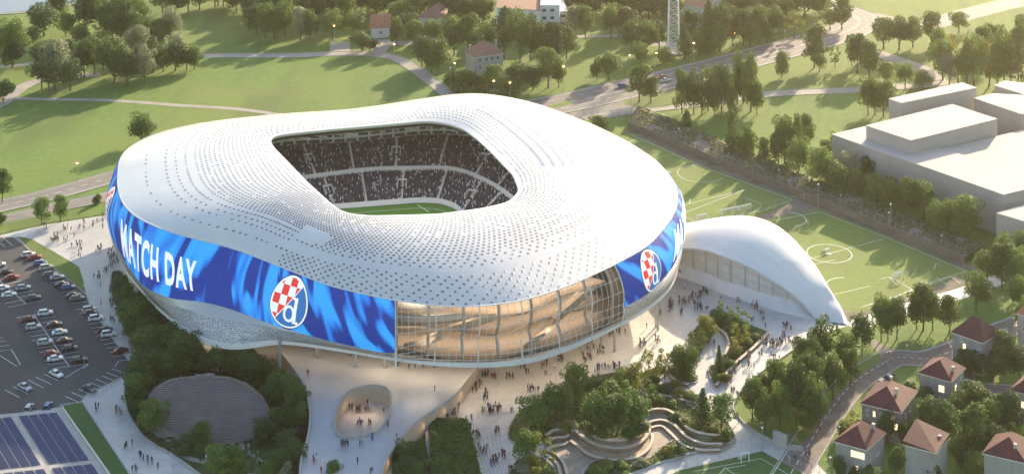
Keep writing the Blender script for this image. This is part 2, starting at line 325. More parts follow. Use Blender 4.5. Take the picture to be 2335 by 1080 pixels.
# training pitches
def lines(b,segs,z,w_=.2):
    for s_ in segs: ribbon(b,px3(s_),w_,z)
sheet('path',[(1420,300),(1445,290),(1830,455),(1862,470),(2245,610),(2225,640),(1980,730),(1900,740),(1700,560),(1560,520)],M['dirt'],.045)
sheet('training_pitch',[(1395,318),(1440,303),(1600,378),(1818,457),(1740,490),(1560,520),(1440,480)],M['turf'],.08)
sheet('training_pitch',[(1700,510),(1865,477),(2030,540),(2212,618),(2110,662),(1960,714),(1850,690),(1700,600)],M['turf'],.08)
sheet('training_pitch',[(1500,1100),(1545,1073),(1738,1028),(1900,1120),(1700,1200)],M['turf_deep'],.08)
def circ(cx,cy,r,a0=0,a1=360,z=0):
    c=P(cx,cy); return [(c.x+r*math.cos(R(a)),c.y+r*math.sin(R(a)),z) for a in [a0+(a1-a0)*i/40 for i in range(41)]]
b=MB()
lines(b,[[(1440,308),(1600,380),(1806,456)],[(1806,456),(1740,480),(1575,512)],[(1415,335),(1450,317)],[(1545,492),(1640,455),(1700,433)],[(1551,470),(1640,447),(1700,433)],[(1500,395),(1530,402),(1510,407)],[(1573,465),(1573,453)],[(1548,488),(1590,508)],[(1700,452),(1735,465)]],.1)
ribbon(b,circ(1598,396,8.5,100,330),.2,.1)
b.build('pitch_marking',M['paint'],kind='structure')
b=MB()
lines(b,[[(1868,483),(2030,545),(2202,618)],[(2202,618),(2100,656),(1965,700)],[(1868,483),(1720,512)],[(1840,592),(2015,545)],[(1845,605),(1905,592)],[(2030,632),(2080,660)],[(2010,636),(2025,632),(2062,643),(2045,650),(2030,634)],[(2032,682),(2100,650),(2165,630)],[(2130,612),(2135,600),(2148,605)],[(1900,672),(1985,652)],[(2165,630),(2190,646)],[(2135,632),(2160,650)]],.1)
ribbon(b,circ(1891,578,7.2),.28,.1); ribbon(b,circ(1798,500,6,-80,80),.28,.1); ribbon(b,circ(1935,655,7,90,200),.28,.1); ribbon(b,circ(1891,578,.5),.5,.1)
b.build('pitch_marking',M['paint'],kind='structure')
b=MB(); lines(b,[[(1580,1075),(1735,1045),(1830,1100)],[(1640,1080),(1652,1068),(1700,1060)],[(1652,1066),(1690,1090)]],.1); b.build('pitch_marking',M['paint'],kind='structure')
# ---------------- stadium ----------------
OX,OY=-38.0,512.0
NA=720
def ring(data,smooth=2.5):
    pts=[]
    for d in data:
        if d[0]=='w': x,y,z=d[1:]
        else: v=P(*d); x,y,z=v
        pts.append((math.degrees(math.atan2(y-OY,x-OX))%360,math.hypot(x-OX,y-OY),z))
    pts.sort(); e=[(a-360,r,z) for a,r,z in pts]+pts+[(a+360,r,z) for a,r,z in pts]
    rs=[];zs=[];j=0
    for i in range(NA):
        a=i*360/NA
        while e[j+1][0]<=a: j+=1
        t=(a-e[j][0])/(e[j+1][0]-e[j][0])
        # interpolate in the plane so that straight runs stay straight
        p0=(e[j][1]*math.cos(R(e[j][0])),e[j][1]*math.sin(R(e[j][0]))); p1=(e[j+1][1]*math.cos(R(e[j+1][0])),e[j+1][1]*math.sin(R(e[j+1][0])))
        dx,dy=p1[0]-p0[0],p1[1]-p0[1]; ca,sa=math.cos(R(a)),math.sin(R(a)); den=ca*dy-sa*dx
        rr=(p0[0]*dy-p0[1]*dx)/den if abs(den)>1e-6 else e[j][1]
        rs.append(rr); zs.append(e[j][2]+(e[j+1][2]-e[j][2])*t)
    k=int(smooth*2*NA/360); W=[math.exp(-(q/max(1,k*.5))**2/2) for q in range(-k,k+1)]; sw=sum(W)
    f=lambda l:[sum(W[q+k]*l[(i+q)%NA] for q in range(-k,k+1))/sw for i in range(NA)]
    return f(rs),f(zs)
def at(rg,th):
    x=(th%360)*NA/360; i=int(x)%NA; t=x-int(x); j=(i+1)%NA
    return rg[0][i]*(1-t)+rg[0][j]*t, rg[1][i]*(1-t)+rg[1][j]*t
def pol(th,r,z): return Vector((OX+r*math.cos(R(th)),OY+r*math.sin(R(th)),z))
def ang(px,py,z): v=P(px,py,z); return math.degrees(math.atan2(v.y-OY,v.x-OX))%360
RC=ring([(290,338,28),(272,365,29),(268,425,29),(280,465,29),(310,495,29),(370,522,29),(430,540,28.5),(500,556,28),(560,575,28),(640,607,28),(750,650,28),(830,669,28),(900,684,28),(1000,697,28),(1100,698,28),(1200,684,28),(1300,650,28),(1400,604,28),(1480,560,28),(1530,500,28),(1545,465,28),('w',52,528,27),('w',48,550,26.5),('w',40,569,26),('w',28,588,26),('w',14,602,26),('w',-6,611,26),('w',-33,607,26),('w',-60,599,26),('w',-88,595,26),('w',-110,586,27),('w',-123,572,28)],3)
RB=ring([(243,470,20),(250,530,17),(290,600,16),(330,655,15),(400,683,15),(450,683,16),(520,700,16),(640,745,15.5),(750,775,15),(895,808,14.5),(1000,775,18.5),(1100,775,18.5),(1200,762,18.5),(1300,735,18),(1415,703,17),(1480,667,17),(1530,612,17),(1556,560,17),('w',54,530,17),('w',50,552,17),('w',42,571,17),('w',28,591,17),('w',14,605,17),('w',-6,614,17),('w',-33,610,17),('w',-60,602,17),('w',-88,598,17),('w',-112,588,18),('w',-126,572,19),('w',-130,550,20)],2.5)
RA=ring([('w',-122,535,10),(262,560,10),(290,620,9.5),(350,690,9),(440,768,9),(500,788,9),(540,793,9.3),(590,784,10.5),(640,776,12),(700,783,12),(780,795,12),(895,815,12),(1000,828,12),(1100,832,12),(1200,825,12),(1300,792,12),(1400,745,12),(1480,700,12),(1530,655,12),(1549,600,12),('w',50,528,12),('w',45,550,12),('w',38,567,12),('w',26,586,12),('w',13,599,12),('w',-6,608,12),('w',-33,604,12),('w',-60,596,12),('w',-88,592,12),('w',-108,583,11),('w',-120,565,10)],3)
RE=ring([(615,318,36),(622,332,36),(640,350,36),(700,413,36),(755,463,36),(775,478,36),(800,487,36),(850,491,36),(930,489,36),(1000,487,36),(1100,474,36),(1160,460,36),(1183,435,36.5),(1170,400,37),(1120,347,38),(1085,315,38),(1055,293,38.2),(1020,281,38.5),(975,275,38.5),(900,282,38),(760,294,37),(680,302,36.5),(640,307,36.2),(622,311,36)],2.6)
def bumpf(th):
    d=(th-66+180)%360-180; e=(th-330+180)%360-180
    return 3.0*math.exp(-(d/24)**2)+1.2*math.exp(-(e/60)**2)
def roofp(th,t,off=0.0):
    rc,zc=at(RC,th); re,ze=at(RE,th)
    f=1-(1-t)**2.1; z=zc+(ze-zc)*f+bumpf(th)*4*t*(1-t)
    r=rc+(re-rc)*t
    return pol(th,r,z+off)
def facp(th,v,off=0.0):
    """v 0 at the crease, 1 at screen bottom ring, 2 at the lowest rim"""
    a,za=at(RC,th); b,zb=at(RB,th); c,zc=at(RA,th)
    if v<=1: r=a+(b-a)*v+1.3*4*v*(1-v); z=za+(zb-za)*v
    else:
        t=v-1; r=b+(c-b)*t+1.0*4*t*(1-t)*.6; z=zb+(zc-zb)*t
    return pol(th,r+off,z)
ST=thing('stadium','huge white doughnut shaped football stadium with dimpled roof and blue screens','stadium',(OX,OY,0))
SO=(OX,OY,0)
def sheetpatch(fn,t0,t1,nt,v0,v1,nv,name,m,uvs=None,smooth=True,closed=False,parent=ST,flip=False,thick=0):
    b=MB(); uv=[]
    for i in range(nt+1):
        th=t0+(t1-t0)*i/nt
        for j in range(nv+1):
            v=v0+(v1-v0)*j/nv; b.v.append(tuple(fn(th,v))); uv.append((th*1.45,(1-v)*16) if uvs is None else uvs(th,v))
    for i in range(nt):
        for j in range(nv):
            q=(i*(nv+1)+j,i*(nv+1)+j+1,(i+1)*(nv+1)+j+1,(i+1)*(nv+1)+j); b.f.append(q if flip else q[::-1]); b.m.append(0)
    return b.build(name,m,parent,SO,smooth=smooth,uv=uv)
# roof shell material: brushed white metal panels
M['roof']=overlay(mat('roof',(.73,.705,.675),.30,metal=.2,col2=(.63,.62,.62),scale=.05,detail=5),.6,.14,(.5,.5,.52),.5,.7,stretch=(.02,3,1),space='uv')
t=M['roof'].node_tree; br=t.nodes.new('ShaderNodeTexBrick'); uvn=t.nodes.new('ShaderNodeUVMap'); t.links.new(uvn.outputs[0],br.inputs[0])
br.inputs['Scale'].default_value=1; br.inputs['Mortar Size'].default_value=.02; br.inputs['Brick Width'].default_value=7; br.inputs['Row Height'].default_value=2.2; br.inputs['Color1'].default_value=(1,1,1,1); br.inputs['Color2'].default_value=(1,1,1,1); br.inputs['Mortar'].default_value=(0,0,0,1); br.inputs['Mortar Smooth'].default_value=.5
bp=t.nodes.new('ShaderNodeBump'); bp.inputs['Strength'].default_value=.25; bp.inputs['Distance'].default_value=.05; t.links.new(br.outputs[0],bp.inputs['Height']); t.links.new(bp.outputs[0],t.nodes['Principled BSDF'].inputs['Normal'])
M['hole']=mat('hole',(.15,.15,.16),.5,metal=.3)
M['rim']=mat('rim',(.68,.68,.68),.35,metal=.25)
M['slot']=mat('slot',(.36,.40,.52),.2)
# roof with dimples as a second slot of the same mesh
b=MB(); uv=[]; NT,NV=360,40
for i in range(NT+1):
    th=360*i/NT
    for j in range(NV+1):
        t_=j/NV; b.v.append(tuple(roofp(th,t_))); uv.append((th*1.45,t_*40))
for i in range(NT):
    for j in range(NV): b.f.append((i*(NV+1)+j,(i+1)*(NV+1)+j,(i+1)*(NV+1)+j+1,i*(NV+1)+j+1)); b.m.append(0)
def roofframe(th,t_):
    p=roofp(th,t_); du=(roofp(th+.3,t_)-p).normalized(); dv=(roofp(th,min(1,t_+.01))-roofp(th,t_-.01 if t_>.99 else t_)).normalized()
    n=du.cross(dv).normalized(); n=n if n.z>0 else -n; return p,du,dv,n
def dimple(th,t_,ru,rv):
    p,du,dv,n=roofframe(th,t_); K=9; n0=len(b.v)
    RG_=((1.25,.012),(1.06,.05),(.97,.035)) if t_<.3 else ((1.0,.03),)
    for rr,h in RG_:
        for k in range(K):
            a=2*math.pi*k/K; q=p+du*math.cos(a)*ru*rr+dv*math.sin(a)*rv*rr+n*h; b.v.append(tuple(q)); uv.append((0,0))
    for s_ in range(len(RG_)-1):
        for k in range(K):
            k2=(k+1)%K; b.f.append((n0+s_*K+k,n0+s_*K+k2,n0+(s_+1)*K+k2,n0+(s_+1)*K+k)); b.m.append(2)
    b.f.append(tuple(n0+(len(RG_)-1)*K+k for k in range(K))); b.m.append(1)
rr_=random.Random(3)
ND=0
for j in range(33):
    t_=.015+j/33*.97; NI=144 if t_<.38 else 216
    for i in range(NI):
        th=(i+.5*(j%2))*360/NI
        dx=(th-90+180)%360-180
        n1=noise.noise(Vector((math.cos(R(th))*1.6,math.sin(R(th))*1.6,t_*3.2)))
        front=abs((th-283+180)%360-180)            # 283 deg faces the camera
        p=1.0
        if t_<.30:
            p=1.0 if (front<47 and (t_<.24-.10*max(0,(268-th)/40 if th<268 else 0))) else 0
            if 195<th<238: p=1 if (j in (5,6)) else 0
            if 20<th<170: p=.75
            if th>330 or th<20: p=1 if j==6 else (.22 if j%2 and j>1 else 0)
        elif t_<.62: p=1.0 if n1>-.12 else .0
        else: p=.97
        if 318<th or th<20:
            if .3<t_<.55: p=1.0 if j%3!=0 else .15
        if 105<th<238:
            p=1 if (j==5 or (j>=9 and j%2==1) or j>=16) else 0
            if j==5 and rr_.random()<.25: p=0
        if rr_.random()<p*.96:
            k=at(RC,th)[0]*(1-t_)+at(RE,th)[0]*t_
            big=.35 if t_<.3 else .33
            if t_>.62: big=.29
            big*=.85+.3*rr_.random(); ru=min(big*1.25,k*R(360/NI)*.36); dimple(th,t_,ru,min(big,ru*1.1)); ND+=1
# narrow skylight slots on the sunny side of the opening
for j,t_ in enumerate((.60,.66,.72,.78)):
    for i in range(64):
        th=5+i*.95
        if th>62: continue
        p,du,dv,n=roofframe(th,t_); n0=len(b.v)
        for (x,y) in ((-.26,-.75),(.26,-.75),(.26,.75),(-.26,.75)): b.v.append(tuple(p+du*x+dv*y+n*.06)); uv.append((0,0))
        b.f.append((n0,n0+1,n0+2,n0+3)); b.m.append(3)
roof=b.build('roof',[M['roof'],M['hole'],M['rim'],M['slot']],ST,SO,uv=uv)
me=roof.data; me.polygons.foreach_set('use_smooth',[m==0 for m in b.m])
# opening lip and underside of the roof
def lip(th,v):
    r,z=at(RE,th); 
    return pol(th,r+ (0 if v<.5 else .8)*(v),z-1.1*v) if v<=1 else pol(th,r,z)
sheetpatch(lip,0,360,240,0,1,3,'roof_lip',M['white'],flip=True)
# bowl rings
def zshift(rg,dr,z): return [r+dr for r in rg[0]],[z]*NA
RG=ring([('w',-58,563.6,5),('w',-46,566,5),('w',-32,569,5),('w',-25,568.4,5),('w',-19,563,5),('w',-15,550,5),('w',-14,525,5),('w',-15,490,5),('w',-22,478,5),('w',-40,474,5),('w',-70,474,5),('w',-88,480,5),('w',-93,500,5),('w',-93,530,5),('w',-88,552,5),('w',-74,560,5)],2)
R2=ring([('w',-90,566,0),('w',-73,573,0),('w',-50,581.5,0),('w',-20,583,0),('w',-8,569.5,0),('w',0,555.5,0),('w',6,535,0),('w',8,510,0),('w',2,485,0),('w',-20,468,0),('w',-60,466,0),('w',-90,476,0),('w',-104,500,0),('w',-106,530,0),('w',-101,553,0)],4)
def lo1(th,v):
    a=at(RG,th)[0]+2.2; c=at(R2,th)[0]; c=max(c,a+3); return pol(th,a+(c-a)*v,6.4+5.1*v)
def up1(th,v):
    c=max(at(R2,th)[0],at(RG,th)[0]+5.2)+.9; e=min(c+15,at(RC,th)[0]-9); return pol(th,c+(e-c)*v,12.9+5.6*v)
M['seats']=overlay(mat('seats',(.05,.05,.06),.7,col2=(.09,.085,.09),scale=2),.8,.6,(.02,.02,.03),.45,.6)
M['boxglass']=mat('boxglass',(.10,.095,.10),.3)
M['aisle']=mat('aisle',(.58,.58,.6),.8)
BO=thing('spectator_bowl','two tiers of dark stands full of spectators inside the stadium opening','stands',(OX,OY,0))
sheetpatch(lo1,0,360,240,0,1,6,'lower_tier',M['seats'],parent=BO)
sheetpatch(up1,0,360,240,0,1,6,'upper_tier',M['seats'],parent=BO)
def w1(th,v):
    a=at(RG,th)[0]+2.0; return pol(th,a-.9+v*.9,5.1+ v*1.5) if v<1 else pol(th,a+.25,6.6)
sheetpatch(lambda th,v:pol(th,at(RG,th)[0]+1.3+v*.9,5.15+1.5*v),0,360,240,0,1,1,'front_wall',M['aisle'],parent=BO)
def w2(th,v):
    c=max(at(R2,th)[0],at(RG,th)[0]+5.2); return pol(th,c+(.1 if v<1 else 1.0),11.4+ (1.6*v))
sheetpatch(w2,0,360,240,0,1,1,'concourse_wall',M['aisle'],parent=BO)
def rr3(th): 
    p=up1(th,1); return math.hypot(p.x-OX,p.y-OY)
sheetpatch(lambda th,v:pol(th,rr3(th)+v*.6,18.4+ v*3.2),0,360,240,0,1,1,'box_front',M['white'],parent=BO)
def rw(th,v):
    a=rr3(th)+2.5; e=min(at(RE,th)[0]+3.0,a-.5) 
    if v<=.4: return pol(th,a,21.2+v/.4*5.0)
    k=(v-.4)/.6; return pol(th,a+(e-a)*k,26.2+(at(RE,th)[1]-2.6-26.2)*k)
sheetpatch(rw,0,360,240,0,1,5,'rear_wall',M['concrete'],parent=BO)
sheetpatch(lambda th,v:pol(th,rr3(th)+.6+v*2.4,21.6),0,360,240,0,1,1,'box_roof',M['white'],parent=BO)
# glazed boxes and ring beams on the rear wall
b=MB(); b2=MB()
for i in range(150):
    th=i*2.4; 
    a=pol(th+.15,rr3(th)+2.3,22.2); c=pol(th+2.55,rr3(th+2.4)+2.3,22.2)
    for (zz,hh) in ((0,2.6),):
        o=Vector((0,0,zz)); b.quad(c+o,a+o,a+o+Vector((0,0,hh)),c+o+Vector((0,0,hh)))
b.build('box_glass',M['windark'],BO,SO)
b=MB(); bw=MB()
for i in range(120):
    th=i*3; rf=lambda t:rr3(t)-.12; f2=lambda t:pol(t,rr3(t)+.1+.6*.3,0)
    for z1,z2,o_ in ((18.9,20.0,-.05),(20.55,21.5,.28)):
        if i%5==4 and z1>20: continue
        a=pol(th+.25,rr3(th+.25)+o_,z1); c=pol(th+2.75,rr3(th+2.75)+o_,z1); b.quad(c,a,a+Vector((0,0,z2-z1)),c+Vector((0,0,z2-z1)))
b.build('box_window',M['boxglass'],BO,SO,kind='stuff')
b=MB()
for zz,kk in ((25.2,0.0),(28.6,.27),(32,.6)):
    c=[(lambda a,e:pol(i*2,a+(e-a)*kk-.6,0))(rr3(i*2)+2.5,at(RE,i*2)[0]+3) for i in range(180)]; wallribbon(b,c,1.2,zz,zz+.8,closed=True)
b.build('ring_beam',M['white'],BO,SO)
b=MB()
for i in range(60):
    th=i*6; a=pol(th,rr3(th)+1.6,25.5); c=pol(th,at(RE,th)[0]+2.4,at(RE,th)[1]-3.2); b.tube(a,c,.22,n=6)
    d=pol(th+6,rr3(th+6)+1.6,25.5); b.tube(c,d,.16,n=5)
b.build('roof_truss',M['white'],BO,SO)
# aisles, stair lines and vomitories
b=MB(); bd=MB()
AIS=[4,14,24,34,45,56,66,78,90,102,113,124,135,148,160,175,190,210,230,250,270,290,310,330,347]
for k,th in enumerate([4,14,24,34,45,56,66,78,90,102,113,124,135,148,160,175,190,210,230,250,270,290,310,330,347]):
    for fn in (lo1,up1):
        off=2.2 if fn is up1 else 0
        prev=None
        for j in range(7):
            v=j/6; p=fn(th+off,v)+Vector((0,0,.12)); u=Vector((-math.sin(R(th+off)),math.cos(R(th+off)),0))*.55
            q=(p-u,p+u)
            if prev: b.quad(prev[0],q[0],q[1],prev[1])
            prev=q
        if k%2==0:
            a=fn(th+off,.34); u=Vector((-math.sin(R(th+off)),math.cos(R(th+off)),0)); o=Vector((math.cos(R(th+off)),math.sin(R(th+off)),0))
            for s_ in (-1,1): b.box(a+u*s_*1.5+o*1.5+Vector((0,0,1.2)),(3.2,.35,1.9),R(th+off))
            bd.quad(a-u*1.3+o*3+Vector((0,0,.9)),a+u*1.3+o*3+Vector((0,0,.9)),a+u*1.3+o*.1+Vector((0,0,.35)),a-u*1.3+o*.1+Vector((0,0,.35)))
            b.box(a+o*3.2+Vector((0,0,2.3)),(.4,3.2,.5),R(th+off))
b.build('aisle',M['aisle'],BO,SO,kind='stuff'); bd.build('tunnel_mouth',M['black'],BO,SO,kind='stuff')
# football pitch inside
q=[pol(i*3,at(RG,i*3)[0]+1.4,4.95) for i in range(120)]
b=MB(); b.poly(q); b.build('stadium_pitch',M['pitch'],kind='structure')
b=MB(); 
pp=[P(1003,469,5.0),P(1016,474,5.0)]
for a,c in (((952,463.5),(1003,500)),):
    ribbon(b,[P(a[0],a[1]+3,5),P(c[0]-25,c[1]-17,5)],.5,5.0)
wallp=[pol(i*3,at(RG,i*3)[0]-3.0,0) for i in range(121)]; ribbon(b,wallp,.3,4.99)
b.build('pitch_marking',M['paint'],kind='structure')
# spectators : nobody could count them
cols=[(.028,.03,.045),(.05,.052,.075),(.08,.07,.09),(.62,.64,.70),(.05,.075,.18),(.26,.22,.22),(.14,.05,.07)]
cm=[mat('crowd_cloth',c,.9) for c in cols]; wts=[36,26,12,8,10,6,3]
b=MB(); rs_=random.Random(5)
for fn,rows in ((lo1,20),(up1,23)):
    for j in range(rows):
        v=(j+.5)/rows; th=-25.0
        while th<212:
            p=fn(th,v); rad=math.hypot(p.x-OX,p.y-OY); th+=math.degrees(.43/rad)
            if rs_.random()<.10 or any(abs((th-(2.2 if fn is up1 else 0)-q+180)%360-180)<.42 for q in AIS): continue
            h=.55+rs_.random()*.4; m=rs_.choices(range(7),wts)[0]; x,y,z=p.x+rs_.uniform(-.12,.12),p.y+rs_.uniform(-.15,.15),p.z
            n0=len(b.v); w_=.15+.05*rs_.random()
            b.v+=[(x-w_,y-w_,z),(x+w_,y-w_,z),(x+w_,y+w_,z),(x-w_,y+w_,z),(x-w_*.6,y,z+h),(x+w_*.6,y,z+h)]
            b.f+=[(n0,n0+1,n0+5,n0+4),(n0+1,n0+2,n0+5),(n0+2,n0+3,n0+4,n0+5),(n0+3,n0,n0+4)]; b.m+=[m]*4
o=b.build('spectators',cm); tag(o,'packed crowd of spectators in dark clothes seated in the stands','crowd',kind='stuff')
# ---------- facade ----------
TG0=ang(901,684,28); TG1=ang(1402,604,28)+360*0
if TG1<TG0: TG1+=360
TL=146.0                       # hidden end of the left screen
M['skirt']=None
def skirtmat():
    m,t,b_=newmat('skirt'); N=t.nodes;L=t.links
    uvn=N.new('ShaderNodeUVMap'); mp=N.new('ShaderNodeMapping'); mp.inputs['Scale'].default_value=(1.15,1.45,1); L.new(uvn.outputs[0],mp.inputs[0])
    v=N.new('ShaderNodeTexVoronoi'); v.feature='F1'; v.inputs['Scale'].default_value=1.1; v.inputs['Randomness'].default_value=.35; L.new(mp.outputs[0],v.inputs[0])
    r=N.new('ShaderNodeValToRGB'); r.color_ramp.elements[0].position=.28; r.color_ramp.elements[1].position=.45; r.color_ramp.elements[0].color=(.17,.17,.19,1); r.color_ramp.elements[1].color=(.58,.58,.6,1); L.new(v.outputs[0],r.inputs[0]); L.new(r.outputs[0],b_.inputs['Base Color'])
    b_.inputs['Metallic'].default_value=.55; b_.inputs['Roughness'].default_value=.35
    bp=N.new('ShaderNodeBump'); bp.inputs['Strength'].default_value=.9; bp.inputs['Distance'].default_value=.35; L.new(v.outputs[0],bp.inputs['Height']); L.new(bp.outputs[0],b_.inputs['Normal'])
    return m
M['skirt']=skirtmat()
M['band']=overlay(mat('band',(.50,.50,.51),.4,metal=.3),.8,.3,(.36,.36,.38),.5,.7,stretch=(.2,2,1),space='uv')
def screenmat():
    m,t,b_=newmat('screen'); N=t.nodes;L=t.links
    uvn=N.new('ShaderNodeUVMap'); m0=N.new('ShaderNodeMapping'); m0.inputs['Rotation'].default_value=(0,0,R(-33)); L.new(uvn.outputs[0],m0.inputs[0]); mp=N.new('ShaderNodeMapping'); mp.inputs['Scale'].default_value=(.19,.05,1); L.new(m0.outputs[0],mp.inputs[0])
    n=N.new('ShaderNodeTexNoise'); n.inputs['Scale'].default_value=1; n.inputs['Detail'].default_value=.6; n.inputs['Distortion'].default_value=.9; L.new(mp.outputs[0],n.inputs[0])
    r=N.new('ShaderNodeValToRGB'); e=r.color_ramp.elements; e[0].position=.44; e[0].color=(.002,.03,.23,1); e[1].position=.53; e[1].color=(.012,.20,.66,1)
    a=e.new(.475); a.color=(.006,.09,.45,1); a=e.new(.60); a.color=(.025,.32,.78,1)
    L.new(n.outputs[0],r.inputs[0])
    br=N.new('ShaderNodeTexBrick'); br.offset=0; br.inputs['Scale'].default_value=1; br.inputs['Brick Width'].default_value=.9; br.inputs['Row Height'].default_value=.9; br.inputs['Mortar Size'].default_value=.035
    br.inputs['Color1'].default_value=(1,1,1,1); br.inputs['Color2'].default_value=(.93,.93,.93,1); br.inputs['Mortar'].default_value=(.5,.5,.55,1); L.new(uvn.outputs[0],br.inputs[0])
    mx=N.new('ShaderNodeMix'); mx.data_type='RGBA'; mx.blend_type='MULTIPLY'; mx.inputs[0].default_value=1; L.new(r.outputs[0],mx.inputs[6]); L.new(br.outputs[0],mx.inputs[7])
    L.new(mx.outputs[2],b_.inputs['Base Color']); L.new(mx.outputs[2],b_.inputs['Emission Color']); b_.inputs['Emission Strength'].default_value=.34; b_.inputs['Roughness'].default_value=.55; b_.inputs['Specular IOR Level'].default_value=.25
    return m
M['screen']=screenmat()
scruv=lambda th,v:(th*1.45,(1-v)*15)
sheetpatch(lambda th,v:facp(th,v,.25),TL,TG0-.1,190,.01,1,14,'video_screen',M['screen'],uvs=scruv)
sheetpatch(lambda th,v:facp(th,v,.25),TG1+.1,TG1+75,110,.01,1,14,'video_screen',M['screen'],uvs=scruv)
sheetpatch(lambda th,v:facp(th,v),TG1+70,TL+362,150,0,1,6,'cladding',M['band'])
sheetpatch(lambda th,v:facp(th,v,-.1),TG1,TL+360,200,0,1,3,'screen_backing',M['band'])
sheetpatch(lambda th,v:facp(th,v,-.1),TL,TG0,200,0,1,3,'screen_backing',M['band'])
def bandw(th): # width of the plain band under the screen
    return .12+ .22*math.exp(-((th-222)/14)**2)
sheetpatch(lambda th,v:facp(th,1+v*bandw(th),.12*(1-v)),TL,TG0,190,0,1,3,'metal_band',M['band'])
sheetpatch(lambda th,v:facp(th,1+bandw(th)+v*(1-bandw(th))),TL,TG0,240,0,1,8,'perforated_skirt',M['skirt'],uvs=lambda th,v:(th*1.45,(1-v)*8))
sheetpatch(lambda th,v:facp(th,1+v),TG1,TL+360,260,0,1,8,'perforated_skirt',M['skirt'],uvs=lambda th,v:(th*1.45,(1-v)*8))
# soffit, core
def inset(th):
    th%=360
    pts=[(0,12),(30,3),(90,2),(150,1.5),(205,1.8),(222,6),(240,18),(262,24),(300,24),(330,17),(345,14),(360,12)]
    for (a,x),(c,y) in zip(pts,pts[1:]):
        if a<=th<=c: return x+(y-x)*(th-a)/(c-a)
sheetpatch(lambda th,v:(lambda a:pol(th,a[0]-v*(inset(th)+4),a[1]+.3*(1 if v>0 else 0)))(at(RA,th)),0,360,240,0,1,4,'soffit',M['beige'],flip=True)
sheetpatch(lambda th,v:(lambda a:pol(th,a[0]-inset(th),v*(a[1]+.25)))(at(RA,th)),0,360,240,0,1,2,'core_wall',M['beige'],flip=True)
b=MB(); c=[pol(i,at(RA,i)[0],0) for i in range(360)]
for i in range(360):
    a=facp(i,2,.15); d=facp(i+1,2,.15); e=Vector((0,0,.7)); i1=facp(i,2,-.6);i2=facp(i+1,2,-.6)
    b.quad(a-e,d-e,d+e,a+e); b.quad(i1-e,i2-e,d-e,a-e); b.quad(a+e,d+e,i2+e,i1+e)
b.build('rim_beam',M['white'],ST,SO)
b=MB()
for i in range(0,360):
    a=roofp(i,0)+pol(i,.15,0)-Vector((OX,OY,0)); d=roofp(i+1,0)+pol(i+1,.15,0)-Vector((OX,OY,0)); e=Vector((0,0,.13)); a1=roofp(i,.004);d1=roofp(i+1,.004)
    b.quad(a-e,d-e,d+e,a+e); b.quad(a+e,d+e,d1+e*.8,a1+e*.8)
b.build('eave_trim',M['white'],ST,SO)
# shop front ring of the core (dark glazed)
b=MB()
for i in range(322,352,2):
    a=at(RA,i)[0]-inset(i)+.15; d=at(RA,i+1.7)[0]-inset(i+1.7)+.15
    b.quad(pol(i,a,2),pol(i+1.7,d,2),pol(i+1.7,d,6.5),pol(i,a,6.5))
b.build('shop_front',M['windark'],ST,SO)
# glazed front: glass, mullions, inner slabs, stairs and columns
fb=lambda th,v:facp(th,v*2)
sheetpatch(lambda th,v:facp(th,v*2,-.05),TG0,TG1,100,.015,.985,12,'curtain_glass',M['glazing'],flip=True)
b=MB()
nm=36
for i in range(nm+1):
    th=TG0+(TG1-TG0)*i/nm; r_=.06 if i%6 else .2
    pr=[facp(th,2*j/10,.06) for j in range(11)]
    for a,c in zip(pr,pr[1:]): b.tube(a,c,r_,n=5,cap=False)
for k in (.14,.30,.46,.62,.78,.9):
    pr=[facp(TG0+(TG1-TG0)*j/72,2*k,.06) for j in range(73)]
    for a,c in zip(pr,pr[1:]): b.tube(a,c,.065,n=4,cap=False)
b.build('mullion',M['white'],ST,SO)
for i in range(8):
    b=MB(); th=TG0+.25+(TG1-TG0)*i/7*.97; pr=[facp(th,2*j/8,-2.2) for j in range(9)]
    for a,c in zip(pr,pr[1:]): b.tube(a,c,.42,n=8,cap=False)
    if i==0:
        b.box((pr[4]+Vector((0,-1.9,1.6))),(.9,.5,11.5),R(TG0))
    b.build('inner_column',M['white'],ST,SO)
b=MB(); bs=MB()
for z in (13.2,18.2,22.8):
    bs=MB()
    ins=1.6 if z<14 else 6
    for i in range(44):
        t0=TG0+(TG1-TG0)*i/44; t1=TG0+(TG1-TG0)*(i+1)/44
        f=lambda t_:at(RA,t_)[0]
        o0=f(t0)-ins-(1.6*math.sin(i*.3+z)); o1=f(t1)-ins-(1.6*math.sin((i+1)*.3+z)); n0=f(t0)-19; n1=f(t1)-19
        b.quad(pol(t0,o0,z),pol(t1,o1,z),pol(t1,n1,z),pol(t0,n0,z)); b.quad(pol(t0,n0,z-.5),pol(t1,n1,z-.5),pol(t1,o1,z-.5),pol(t0,o0,z-.5))
        b.quad(pol(t0,o0,z-.5),pol(t1,o1,z-.5),pol(t1,o1,z),pol(t0,o0,z))
        bs.quad(pol(t0,o0,z),pol(t1,o1,z),pol(t1,o1,z+1.1),pol(t0,o0,z+1.1))
    bs.build('balustrade',M['glazing'],ST,SO)
for (ta,za,tb,zb) in ((278,13.2,288,18.2),(297,22.8,286,18.2),(303,13.2,312,18.2),(322,22.8,311,18.2)):
    for j in range(12):
        u0,u1=j/12,(j+1)/12; t0=ta+(tb-ta)*u0; t1=ta+(tb-ta)*u1; z0=za+(zb-za)*u0; z1=za+(zb-za)*u1; a=at(RA,t0)[0]-4.5; c=at(RA,t1)[0]-4.5
        b.quad(pol(t0,a,z0),pol(t1,c,z1),pol(t1,c-3,z1),pol(t0,a-3,z0)); b.quad(pol(t0,a,z0-1.1),pol(t1,c,z1-1.1),pol(t1,c,z1+.9),pol(t0,a,z0+.9))
b.build('gallery_floor',M['beige'],ST,SO)
